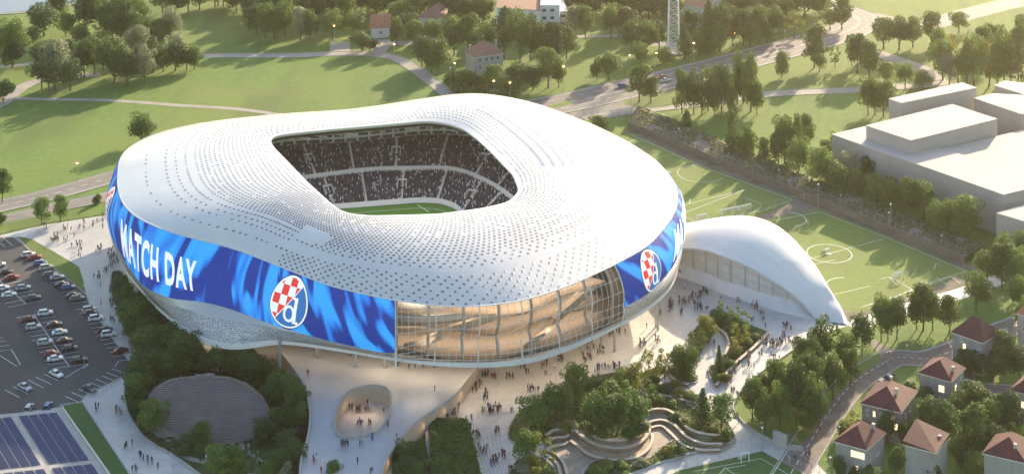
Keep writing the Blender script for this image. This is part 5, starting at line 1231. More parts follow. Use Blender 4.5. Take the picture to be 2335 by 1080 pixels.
TL_(('near the white modern building','trees among the far houses'),"962,86,152,52,d;1000,86,166,60,b;985,110,166,50,m;1035,30,128,62,b;1068,32,125,56,m;1110,45,112,52,b;1050,-22,58,60,d;1100,-18,55,60,b;1150,20,135,60,d;1185,12,145,66,b;1210,25,140,56,d;1240,48,150,62,b;1262,52,150,60,d;1292,60,134,50,b;1250,110,200,62,m;1274,130,200,42,b;1057,150,206,50,s;1075,160,210,44,b;1125,146,212,52,m;1157,165,214,46,s;1182,142,202,62,b;1215,150,206,54,d;1100,175,213,40,s;1035,150,195,36,s")
TL_(('beside the lattice tower','trees on the lawn beside the tower'),"1310,10,82,48,p;1335,14,86,46,m;1393,5,88,44,b;1300,-32,40,56,d;1345,-32,38,60,b;1395,-40,28,60,d;1440,-28,48,60,b;1480,-28,52,60,d;1520,-28,60,60,b;1440,42,118,48,b;1475,45,122,60,b;1462,96,150,40,m;1503,46,114,42,d;1515,100,143,36,s;1362,135,182,36,b;1388,120,183,52,b;1560,48,133,40,c;1595,82,129,36,m;1575,20,80,44,d;1425,15,80,50,d")
TL_(('in the wood behind the main road','wood behind the main road'),"1615,-5,112,60,c;1640,0,116,60,b;1642,45,122,46,m;1625,85,124,40,s;1670,8,104,50,b;1695,20,104,48,d;1710,48,110,42,m;1730,8,98,52,b;1750,-10,66,56,d;1765,10,84,52,b;1750,60,98,38,m;1800,-32,40,60,d;1835,-32,40,60,b;1872,-26,42,60,m;1812,28,88,42,y;1893,20,68,46,m;1920,-6,68,52,m;1785,-15,60,50,b;1660,-30,50,60,b;1705,-30,45,60,d")
TL_(('between road and pitches','trees between the road and the pitches'),"1458,148,233,62,b;1484,175,235,38,b;1555,150,258,48,t;1582,155,260,46,d;1615,146,252,52,b;1645,140,268,52,d;1665,180,270,42,b;1682,118,238,50,t;1695,140,236,44,b;1712,106,254,52,t;1726,190,262,38,b;1567,245,306,27,t;1365,260,292,44,s;1670,253,360,48,t;1706,285,368,42,t;1693,300,362,32,b;1742,305,376,34,t;1790,258,372,56,b;1816,262,372,48,t;1775,300,382,46,b;1820,305,407,52,m;1837,262,345,44,b;1600,190,262,40,b;1630,190,266,40,m")
TL_(('along the road bend','trees by the upper right road'),"1783,110,176,38,t;1857,57,155,52,b;1868,118,163,36,m;1904,107,156,24,a;1955,72,166,50,b;1982,95,178,52,b;1942,82,150,36,m;2015,38,112,56,b;2050,32,114,60,b;2082,40,108,46,m;2125,22,106,50,m;2130,95,120,32,s;2187,25,74,46,m;1980,170,262,42,b;2015,180,266,62,b;2022,140,192,46,m;2065,140,204,44,m;2105,158,210,42,b;1995,195,262,40,d")
TL_(('in the sunlit wood','sunlit wood at the upper right'),"2150,88,182,60,m;2165,120,192,54,p;2185,78,192,60,y;2205,100,196,50,m;2222,74,196,60,m;2255,95,198,60,y;2290,58,192,60,m;2322,58,182,60,m;2330,130,204,60,y;2275,110,198,50,m;2240,60,150,50,m;2305,110,190,50,p;2140,60,150,40,m;2335,30,110,50,m;2260,50,120,50,m")
TL_(('beside the long grey block','trees beside the long grey block'),"1870,330,430,62,m;1905,360,442,70,m;1930,340,424,52,p;1885,318,362,40,b;1905,300,350,34,b;1980,352,424,38,b;2000,395,470,60,m;2030,405,482,62,b;2038,400,444,50,d;2075,408,502,58,m;2105,405,502,56,m;2135,455,540,52,m;2160,450,536,52,b;2207,445,542,72,m;2185,462,542,50,m;1950,380,450,44,m;1890,380,436,46,y;1962,400,462,44,b")
TL_(('past the lower pitch','trees past the lower pitch'),"2285,528,640,62,b;2250,565,642,60,m;2285,552,662,72,b;2318,560,672,62,m;2226,612,707,62,b;2322,625,714,52,b;2330,520,600,50,m;2010,668,776,48,b;2045,670,772,52,b;2025,680,775,44,d;2105,645,752,66,b;2127,665,752,46,b;2165,672,756,52,b;2090,670,750,40,d;2335,675,760,40,b")
TL_(('between promenade and lane','grove between promenade and lane'),"1965,712,814,58,d;1877,718,848,66,b;1925,752,842,56,b;1900,800,912,52,b;1845,795,932,62,b;1770,815,922,62,b;1715,852,962,62,b;1745,885,986,52,b;1780,868,978,52,m;1815,820,968,62,d;1850,850,972,62,b;1868,890,978,46,d;1832,928,990,46,m;1800,845,940,56,d;1740,850,940,50,d;1825,770,880,50,b;1940,790,880,44,b;1858,760,880,50,d")
TL_(('among the hillside houses','trees among the hillside houses'),"2210,797,852,78,d;2290,760,852,72,b;2265,810,868,62,d;2325,790,870,50,d;2215,868,962,72,b;2120,900,1002,62,d;2155,905,1002,62,d;2180,890,980,56,b;2290,893,1000,72,d;2262,905,1010,62,b;2215,925,1052,84,b;2260,960,1052,62,d;2245,885,970,60,d;2322,965,1024,52,y;2215,1035,1104,48,m;2022,930,1012,44,d;1945,945,1002,56,y;1917,1035,1104,36,b;1985,1062,1112,52,b;2045,1012,1092,42,d;2087,955,1012,42,d;2060,960,1020,34,d;1965,948,1000,40,s;1930,955,1000,40,s;2190,1000,1070,50,d;2130,1050,1110,40,d;2310,900,985,50,d;2060,880,930,40,k;2075,860,915,44,k;1955,1050,1100,30,k;2110,880,940,44,d")
TL_(('in the garden court','trees in the garden court'),"1312,825,926,64,m;1265,866,966,72,b;1212,897,986,82,m;1200,978,1062,60,b;1234,995,1076,60,y;1365,857,890,52,k;1395,862,892,34,s;1440,822,916,62,Y;1470,800,882,44,a;1497,795,872,46,y;1515,805,866,36,a;1545,782,856,48,b;1572,785,862,46,m;1560,818,864,36,s;1610,715,776,54,Y;1590,755,808,44,a;1650,688,746,46,a;1676,700,752,38,a;1690,738,792,38,y;1692,708,770,44,a;1674,770,815,30,y;1640,783,852,26,c;1603,880,966,44,c;1645,898,976,60,m;1482,870,930,44,a;1455,880,925,40,w;1425,835,900,44,m;1425,860,910,34,y")
def TZ(zone,s,z):
    for ln in s.split(';'):
        v=ln.split(','); tree(float(v[0]),float(v[1]),float(v[2]),float(v[3]),v[4],zone,z)
TZ(('on the round planter','trees on the round planter'),"1370,885,988,86,m;1408,872,990,92,a;1442,885,978,80,m;1395,900,995,80,b;1425,900,985,70,m;1350,920,975,50,b;1455,915,975,50,m;1380,950,995,40,s;1440,965,1000,36,s;1460,950,990,40,k;1350,970,990,30,g",1.9)
TL_(('between stadium and amphitheatre','shrubbery left of the stadium'),"277,620,666,44,k;292,628,672,40,k;287,650,716,58,d;312,665,730,60,b;310,680,762,82,b;352,690,760,70,d;370,703,732,34,d;340,720,790,70,b;335,745,832,78,b;390,740,832,82,d;420,752,852,80,b;310,798,902,54,d;330,828,906,62,b;370,800,882,74,b;450,790,850,60,d;500,778,856,66,d;472,800,862,60,d;530,790,858,56,b;560,795,862,72,d;598,812,882,54,b;345,770,850,60,d;300,720,780,44,d;400,790,865,60,b;360,740,800,60,d;320,640,690,30,k;390,720,780,50,d;285,690,745,30,k")
TL_(('around the amphitheatre','trees around the amphitheatre'),"310,850,928,64,b;345,910,992,68,m;372,915,978,38,a;460,960,1028,54,m;495,1015,1090,58,m;535,1018,1092,58,m;515,1035,1095,44,y;600,948,1012,54,d;570,806,882,60,d;632,845,915,66,b;664,852,932,62,b;655,915,986,60,b;682,920,982,46,b;595,985,1012,40,k;668,968,1002,48,u;655,978,1032,54,d;640,1020,1084,52,b;672,1000,1078,50,d;620,870,935,54,d;690,880,945,36,d;610,1045,1092,50,m;655,1040,1095,36,w;430,985,1012,40,k;400,1000,1020,20,k;630,930,975,44,b;420,1005,1035,40,k;320,900,955,40,k;300,870,935,36,d")
TL_(('beside the lower deck','trees beside the lower deck'),"760,1048,1112,42,b;920,1003,1062,52,d;946,1010,1054,46,d;925,1042,1094,58,d;950,1050,1100,44,d;905,1020,1060,36,k;972,1040,1070,26,g")
TL_(('standing alone on the big lawn','lone trees of the lawn'),"323,255,326,66,b")
TL_(('on the verge beside the left road','verge trees by the left road'),"95,446,513,44,m;138,446,506,36,m;224,436,464,20,s;0,478,505,24,s")
TL_(('in the background woods','background woods'),"497,-53,14,57,b;509,-53,14,51,p;531,-48,14,58,m;539,-30,28,50,b;558,-61,14,50,p;565,-36,28,51,d;584,-13,44,52,d;593,-32,28,49,m;605,-11,44,51,m;623,-27,44,48,m;634,-24,44,56,b;645,-12,44,44,b;661,-27,44,57,d;673,-29,28,55,b;690,-3,60,47,d;701,-49,26,48,d;712,-50,12,50,p;730,-46,12,52,b;740,-44,12,53,d;752,-39,26,42,d;767,-63,12,55,p;787,-52,12,48,m;794,-41,26,47,d;811,-30,26,56,b;822,-38,26,45,m;842,-35,26,45,b;846,-62,12,46,m;859,-47,26,49,d;882,-57,14,51,p;896,-42,28,48,b;904,4,60,49,m;917,-1,60,57,b;927,-19,44,49,m;942,-40,28,50,b;957,-29,44,45,m;971,-56,14,54,b;985,-37,28,51,d;999,-24,44,58,b;1014,-21,44,54,m;1022,-31,44,48,b;1038,-35,28,43,p;1050,-13,60,57,d;1066,-1,60,42,b;1084,-60,14,50,b;1092,-2,60,43,b;1104,-28,44,57,m;1309,-41,10,45,m;1329,-45,24,46,b;1346,-10,40,51,d;1370,-57,10,56,m;1382,-38,24,49,m;1409,-29,24,44,b;1428,-42,24,55,m;1447,-28,24,48,d;1459,-39,24,45,m;1477,-45,10,46,d;1499,-34,24,42,d;1515,-19,40,45,m;1533,-29,40,57,m;1551,-53,10,51,d;1572,-60,10,42,d;1589,-43,24,56,m;1611,-24,40,56,m;1628,-21,40,52,b;1651,-14,40,47,d;1675,-32,24,53,d;1691,-42,10,54,d;1714,-50,10,53,d;1724,-59,10,42,m;1752,-51,10,45,b;1762,-44,24,44,b;1781,-33,24,51,d;1802,-17,40,57,d;1819,-33,24,52,m;1843,-38,24,58,m;1866,-35,24,56,m")
wm=bpy.data.meshes.new('background_woods'); V=[];LV=[];LS=[];MI=[];off=0
for mi,(mt,l) in enumerate(WOOD.items()):
    wm.materials.append(M[mt])
    for co,me in l:
        V.append(co); lv=np.empty(len(me.loops),dtype=np.int32); me.loops.foreach_get('vertex_index',lv); LV.append(lv+off); lt=np.empty(len(me.polygons),dtype=np.int32); me.polygons.foreach_get('loop_total',lt); LS.append(lt); MI.append(np.full(len(lt),mi,dtype=np.int32)); off+=len(co)
V=np.concatenate(V);LV=np.concatenate(LV);LS=np.concatenate(LS);MI=np.concatenate(MI)
wm.vertices.add(len(V)); wm.vertices.foreach_set('co',V.ravel()); wm.loops.add(len(LV)); wm.loops.foreach_set('vertex_index',LV); wm.polygons.add(len(LS)); wm.polygons.foreach_set('loop_start',np.concatenate([[0],np.cumsum(LS)[:-1]]).astype(np.int32)); wm.polygons.foreach_set('material_index',MI); wm.update(calc_edges=True); wm.validate()
wo=bpy.data.objects.new('woods',wm); C.objects.link(wo); tag(wo,'far woods of mixed trees along the top of the view','woods',kind='stuff')
# climbing shrubs at the foot of the beds
TL_(('at the edge of the garden beds','low shrubs of the garden beds'),"1232,975,1000,36,g;1290,955,985,36,g;1310,952,985,32,w;1275,960,985,26,w;1330,955,985,28,s;1500,895,925,30,g;1530,905,930,26,s;1560,950,975,30,g;1540,935,960,30,s;1580,960,985,30,g;1620,970,990,36,g;1655,975,1000,30,s;1640,990,1008,34,g;1600,985,1002,40,w;1575,845,868,24,s;1530,835,855,24,s;1585,790,812,24,s;1632,720,745,34,k;1655,845,870,24,g;1637,850,872,20,s;1700,765,790,28,s;1680,790,815,26,s;1665,815,840,26,s;1720,755,775,26,k;1380,1045,1070,36,g;1420,1045,1065,34,s;1460,1040,1062,30,w;1530,1010,1035,34,g;1550,1015,1040,28,s;1365,1055,1085,36,s;1190,1050,1080,36,w;1225,1060,1085,34,g;1250,1060,1085,26,s;1575,890,915,40,s;1545,880,905,34,g;1605,900,925,26,s;1515,870,895,34,k;1540,862,884,30,g;1495,850,876,30,s")
# hedge block, terrace planting and ground cover
def tuftset(name,polys,z,dens,size,mats_,label,cat='ground cover',seed=1,hmax=.5,clump=None):
    rg=random.Random(seed); b=MB()
    for (q,zz) in polys:
        xs=[p.x for p in q]; ys=[p.y for p in q]; area_=abs(sum(q[i].x*q[(i+1)%len(q)].y-q[(i+1)%len(q)].x*q[i].y for i in range(len(q))))/2
        N_=int(area_*dens); c=0; tries=0
        while c<N_ and tries<N_*8:
            tries+=1; x=rg.uniform(min(xs),max(xs)); y=rg.uniform(min(ys),max(ys)); ins=False; j=len(q)-1
            for i in range(len(q)):
                if (q[i].y>y)!=(q[j].y>y) and x<(q[j].x-q[i].x)*(y-q[i].y)/(q[j].y-q[i].y)+q[i].x: ins=not ins
                j=i
            if not ins: continue
            nz=noise.noise(Vector((x*.13,y*.13,seed)))
            if clump is not None and nz<clump: continue
            c+=1; hh=hmax*(.4+.6*rg.random())*(1+.8*nz); m=rg.randrange(len(mats_)) if rg.random()<.35 else (int((nz+1)*1.5*len(mats_))%len(mats_))
            for k in range(3):
                p=Vector((x+rg.gauss(0,size*.6),y+rg.gauss(0,size*.6),zz+z+hh*rg.uniform(.3,1))); nn_=Vector((rg.gauss(0,.6),rg.gauss(0,.6),1)).normalized(); u=nn_.cross(Vector((rg.gauss(0,1),rg.gauss(0,1),.1))).normalized()*size*rg.uniform(.5,1); v=nn_.cross(u)
                n0=len(b.v); b.v+=[tuple(p-u),tuple(p-v),tuple(p+u),tuple(p+v)]; b.f.append((n0,n0+1,n0+2,n0+3)); b.m.append(m)
    o=b.build(name,[M[k] for k in mats_]); 
    if label: tag(o,label,cat,kind='stuff')
    return o
tuftset('ground_cover',[BEDS[0]],0,1.0,.34,['leaf_deep','leaf_dark'],'dark undergrowth covering the planted ground around the amphitheatre',seed=3,clump=-.15)
tuftset('ground_cover',[BEDS[i] for i in range(1,len(BEDS))],0,1.9,.26,['leaf_mid','leaf_yellow','leaf_dark','leaf_pale'],'mixed low planting and grasses filling the garden court beds',seed=4,hmax=.8,clump=-.28)
o=tuftset('foliage',[([Vector((p.x,p.y,0)) for p in hq],2.0)],-.1,9,.3,['leaf_mid','leaf_dark'],None,seed=6,hmax=.5); o.parent=hb; o.data.transform(Matrix.Translation(-hb.location))
b=MB(); b.prism([(p.x,p.y) for p in hq],0,1.95); b.build('hedge_core',M['leaf_deep'],hb,tuple(hb.location))
b=MB(); rg=random.Random(9)
for c,z in TR:
    for p,q in zip(c,c[1:]):
        L_=(q-p).length
        for k in range(int(L_*3.2)):
            x=p.lerp(q,rg.random())+Vector((0,rg.gauss(0,.25),0)); h=rg.uniform(.25,.8)
            if noise.noise(Vector((x.x*.2,x.y*.2,z)))<-.35: continue
            for kk in range(2):
                a=rg.uniform(0,6.28); u=Vector((math.cos(a),math.sin(a),.2))*.3; v=Vector((-math.sin(a)*.3,math.cos(a)*.3,.35)); y=Vector((x.x,x.y,z+h)); n0=len(b.v); b.v+=[tuple(y-u),tuple(y-v),tuple(y+u),tuple(y+v)]; b.f.append((n0,n0+1,n0+2,n0+3)); b.m.append(rg.choice((0,0,1,2)))
o=b.build('hedge_rows',[M['leaf_mid'],M['leaf_pale'],M['leaf_yellow']]); tag(o,'rows of low hedges planted on the terraces above the training pitches','hedge rows',kind='stuff')
# ---------------- cars ----------------
def carbody(kind):
    """side outline lofted across the width; x forward"""
    b=MB(); top=[(-2.15,.62),(-2.1,.86),(-1.3,.93),(1.0,.90),(1.95,.78),(2.2,.6)] if kind!='suv' else [(-2.15,.7),(-2.1,1.0),(-1.3,1.05),(1.05,1.02),(1.95,.92),(2.18,.7)]
    n=len(top); ys=[(-.86,0),(-.80,1),(.80,1),(.86,0)]
    for y,t in ys:
        for x,z in top: b.v.append((x*(.985 if not t else 1),y,z-(.10 if not t else 0)))
    for j in range(3):
        for i in range(n-1): b.f.append((j*n+i,j*n+i+1,(j+1)*n+i+1,(j+1)*n+i)); b.m.append(0)
    m=len(b.v)
    for y in (-.86,.86):
        for x,z in top: b.v.append((x*.985,y,.26))
    for s_,(o,j) in enumerate(((m,0),(m+n,3))):
        for i in range(n-1):
            q=(o+i,o+i+1,j*n+i+1,j*n+i); b.f.append(q if s_==0 else q[::-1]); b.m.append(0)
    for e in (0,n-1):
        q=(m+e,e,n+e,2*n+e,3*n+e,m+n+e); b.f.append(q if e==0 else q[::-1]); b.m.append(0)
    # bumpers
    b.box((2.17,0,.42),(.14,1.5,.26)); b.box((-2.16,0,.45),(.12,1.5,.28))
    return b
def cabin(kind):
    w=MB(); r=MB()
    if kind=='saloon': bot=[(-1.65,.92),(1.05,.90)]; tp=[(-1.0,1.40),(.25,1.42)]
    elif kind=='suv': bot=[(-2.0,1.03),(1.1,1.0)]; tp=[(-1.75,1.62),(.35,1.62)]
    else: bot=[(-2.0,.92),(1.1,.90)]; tp=[(-1.55,1.46),(.3,1.46)]
    yb,yt=.80,.62; B=[(bot[0][0],-yb,bot[0][1]-.03),(bot[1][0],-yb,bot[1][1]-.03),(bot[1][0],yb,bot[1][1]-.03),(bot[0][0],yb,bot[0][1]-.03)]; T=[(tp[0][0],-yt,tp[0][1]),(tp[1][0],-yt,tp[1][1]),(tp[1][0],yt,tp[1][1]),(tp[0][0],yt,tp[0][1])]
    w.add(B+T,[(0,1,5,4),(1,2,6,5),(2,3,7,6),(3,0,4,7)])
    E=.05; r.add([(T[0][0]-E,-yt-E*.4,T[0][2]-.02),(T[1][0]+E,-yt-E*.4,T[1][2]-.02),(T[1][0]+E,yt+E*.4,T[2][2]-.02),(T[0][0]-E,yt+E*.4,T[3][2]-.02),(T[0][0]+.1,-yt+.1,T[0][2]+.06),(T[1][0]-.1,-yt+.1,T[1][2]+.06),(T[1][0]-.1,yt-.1,T[2][2]+.06),(T[0][0]+.1,yt-.1,T[3][2]+.06)],[(0,1,5,4),(1,2,6,5),(2,3,7,6),(3,0,4,7),(4,5,6,7)])
    for y,s_ in ((-1,-1),(1,1)):
        for f in (0,.5,1):
            x0=B[0][0]+(B[1][0]-B[0][0])*f; x1=T[0][0]+(T[1][0]-T[0][0])*f; r.tube((x0,s_*(yb+.01),B[0][2]),(x1,s_*(yt+.01),T[0][2]),.045,n=4,cap=False)
    return w,r
CARM={}
for n_,c in {'white':(.72,.72,.72),'silver':(.42,.44,.46),'black':(.02,.02,.025),'dark blue':(.02,.035,.09),'blue':(.06,.13,.30),'red':(.33,.03,.03),'maroon':(.10,.02,.03),'grey':(.14,.15,.16),'cream':(.60,.55,.44),'teal':(.05,.075,.09),'bright blue':(.03,.17,.45)}.items(): CARM[n_]=mat('carpaint_'+n_,c,.25,metal=.15,spec=.7)
M['tyre']=mat('tyre',(.015,.015,.016),.85); M['rimm']=mat('wheel_rim',(.5,.5,.52),.3,metal=.8); M['tail']=mat('tail_lamp',(.35,.01,.01),.3); M['head']=mat('head_lamp',(.7,.72,.75),.15)
CARS={}
def make_car(kind,loc,rz,col):
    if (kind,) in CARS: r_=dup(CARS[(kind,)],loc,rz)
    else:
        r_=thing('parked_car','x','car',loc,rz); carbody(kind).build('body',CARM['white'],r_); w_,rf=cabin(kind); w_.build('windows',M['carglass'],r_); rf.build('car_roof',CARM['white'],r_)
        zt=.62 if kind!='suv' else .74
        for x in (-1.32,1.36):
            for y in (-.82,.82):
                t_=MB(); t_.tube((x,y-.11,.33),(x,y+.11,.33),.34,n=14); wh=t_.build('wheel',M['tyre'],r_); q=MB(); sg=.125 if y>0 else -.125; q.tube((x,y+sg*.9,.33),(x,y+sg,.33),.20,n=10); q.build('rim',M['rimm'],wh)
        for y in (-.62,.62):
            q=MB(); q.box((2.14,y,zt),(.18,.34,.15)); q.build('headlight',M['head'],r_); q=MB(); q.box((-2.13,y,zt+.08),(.1,.3,.2)); q.build('tail_light',M['tail'],r_)
        CARS[(kind,)]=r_; bpy.context.view_layer.update()
        for ch in r_.children:
            if ch.name.split('.')[0] in ('body','car_roof'): ch.material_slots[0].link='OBJECT'; ch.material_slots[0].material=CARM[col]
        return r_
    for ch in r_.children:
        if ch.name.split('.')[0] in ('body','car_roof'): ch.material_slots[0].material=CARM[col]
    return r_
def heading(px,py,dx,dy): a,c=P(px,py),P(px+dx,py+dy); return math.atan2(c.y-a.y,c.x-a.x)
def car(px,py,col,kind,dx,dy,where,grp='cars parked in the car park'):
    p=P(px,py); p.z=.1; r_=make_car(kind,p,heading(px,py,dx,dy),col)
    bpy.context.view_layer.update(); r_['group']=grp; desc={'saloon':'saloon car','hatch':'hatchback car','suv':'tall estate car'}[kind]
    TOLAB.append((r_,f'{col} {desc} {where}',px,py))
def cl(x,y,oy=540): return x/3.6,oy+y/3.6
RW='in the parking row beside the path'; LW='in the upper left parking block'; MW='in the middle parking block'; BW='in the bottom parking row'
for (x,y,c,k) in [(232,158,'white','hatch'),(283,182,'red','saloon'),(328,230,'blue','hatch'),(380,266,'cream','suv'),(410,322,'grey','hatch'),(468,345,'silver','saloon'),(508,403,'dark blue','saloon'),(557,428,'blue','hatch'),(600,494,'black','saloon'),(632,518,'grey','hatch'),(733,612,'silver','suv'),(742,636,'teal','hatch'),(788,682,'white','suv'),(866,780,'black','hatch'),(892,812,'white','suv'),(992,952,'maroon','saloon')]:
    px,py=cl(x,y); car(px,py,c,k,33,-5,RW)
for (x,y,c,k) in [(-12,242,'white','saloon'),(45,305,'black','saloon'),(95,346,'red','saloon'),(15,435,'white','saloon'),(190,430,'silver','hatch'),(75,488,'white','saloon'),(273,513,'teal','hatch')]:
    px,py=cl(x,y); car(px,py,c,k,33,-5,LW)
for (x,y,c,k) in [(372,640,'white','suv'),(235,695,'maroon','suv'),(445,732,'maroon','saloon'),(273,755,'silver','suv'),(490,797,'white','saloon'),(370,882,'silver','suv'),(528,865,'maroon','saloon'),(575,928,'black','hatch'),(425,972,'red','hatch'),(453,1013,'white','saloon'),(648,1028,'black','suv')]:
    px,py=cl(x,y); car(px,py,c,k,33,-5 if x>400 else -5,MW)
for (x,y,c,k) in [(462,275,'white','saloon'),(205,383,'silver','saloon'),(735,397,'teal','saloon')]: px,py=cl(x,y,780); car(px,py,c,k,33,17,BW)
for (x,y,c,k) in [(235,558,'silver','hatch'),(390,545,'blue','hatch')]: px,py=cl(x,y,780); car(px,py,c,k,12,-20,'half hidden behind the solar canopy')
car(1420,199,'bright blue','suv',30,-6,'driving on the main road','cars on the roads'); car(1512,179,'red','saloon',30,-7,'driving on the main road','cars on the roads'); car(1518,186,'white','saloon',30,-7,'driving on the main road','cars on the roads')
car(2028,864,'dark blue','hatch',22,-26,'parked by the lane junction','cars on the roads'); car(2012,876,'grey','hatch',22,-20,'parked by the lane junction','cars on the roads')
car(1890,955,'silver','hatch',-10,22,'parked in front of the stone house','cars on the roads') if False else None
# ---------------- street lamps ----------------
LP={}
def lamp(px,pt,pb,lit,where,z0=0,kind=None):
    p=P(px,pb,z0); h=(pb-pt)/sc_at(pb,z0); kind=kind or ('arm' if lit else 'globe'); key=(kind,lit)
    if key in LP: r_=dup(LP[key],p,0,(1,1,h/8)); 
    else:
        r_=thing('street_lamp','x','street lamp',p,0); r_.scale=(1,1,h/8); b=MB(); b.tube((0,0,0),(0,0,7.9),.11,.06,n=7); b.tube((0,0,0),(0,0,.6),.17,n=8); b.build('pole',M['steel'],r_)
        b=MB()
        if kind=='globe':
            bm=bmesh.new(); bmesh.ops.create_icosphere(bm,subdivisions=2,radius=.34); me=bpy.data.meshes.new('globe'); bm.to_mesh(me); bm.free(); me.materials.append(M['lamp_on' if lit else 'lamp_off']); o=bpy.data.objects.new('globe',me); C.objects.link(o); o.parent=r_; o.location=(0,0,8)
        else:
            b.box((.0,0,8.05),(.75,.75,.12),0,0,.5); h_=b.build('lamp_head',M['dark'],r_); q=MB(); q.box((0,0,7.8),(.5,.5,.42),0,0,1.25); q.build('bulb',M['lamp_on' if lit else 'lamp_off'],h_)
        LP[key]=r_; bpy.context.view_layer.update()
    r_['group']='street lamps'; TOLAB.append((r_,('lit street lamp ' if lit else 'unlit street lamp ')+where,px,pb)); return r_
for px,pt,pb,lit,wh in [(176,370,413,1,'on the lawn left of the stadium'),(762,58,95,1,'at the path fork by the barn'),(899,100,128,1,'by the barn driveway'),(1037,143,170,1,'beside the old stone house'),(1027,155,210,0,'beside the old stone house'),(1126,183,226,1,'along the main road'),(1163,187,231,1,'along the main road'),(1285,150,205,1,'along the main road'),(1256,175,205,0,'along the main road'),(1395,155,180,1,'under the tree by the main road'),(1436,125,160,1,'along the main road'),(1497,120,150,1,'along the main road'),(1582,97,140,1,'along the main road'),(1575,125,145,0,'along the main road'),(1676,75,108,1,'along the main road'),(1439,210,237,0,'on the lawn island by the road'),(1480,210,236,0,'on the lawn island by the road'),(1790,70,95,0,'by the wood behind the main road'),(1813,62,84,0,'by the wood behind the main road'),
 (1548,293,328,0,'on the planted terraces'),(1657,333,366,0,'on the planted terraces'),(1662,350,372,0,'on the planted terraces'),(1776,387,425,0,'on the planted terraces'),(1866,420,472,0,'at the corner between the pitches'),(1917,445,470,0,'on the planted terraces'),(2027,485,530,0,'on the planted terraces'),(2031,465,530,0,'on the planted terraces'),(2147,536,572,0,'on the planted terraces'),(2068,786,815,0,'on the lawn by the lane bend'),(1738,974,1023,0,'at the bend of the promenade'),(1833,938,975,1,'inside the dark grove'),(1882,918,950,0,'beside the lane'),(1914,972,1000,0,'beside the lane'),(1912,1048,1085,1,'in front of the bottom house'),(1893,1042,1080,0,'in front of the bottom house'),(412,832,860,0,'at the top of the amphitheatre'),(191,650,672,0,'at the tip of the car park lawn'),(323,643,700,0,'among the shrubs left of the stadium'),(1502,806,835,0,'in the garden court'),(1390,745,745+60,0,'under the stadium rim') ][:-1]: lamp(px,pt,pb,lit,wh)
# small gate sign at lane
b=MB(); 
r_=thing('signboard','small white square sign on a post beside the lane','sign',P(1882,950)); b.tube((0,0,0),(0,0,3.2),.07,n=6); b.build('post',M['steel'],r_); b=MB(); b.box((0,-.1,3.4),(1.1,.08,.9)); b.build('sign_panel',M['white'],r_)
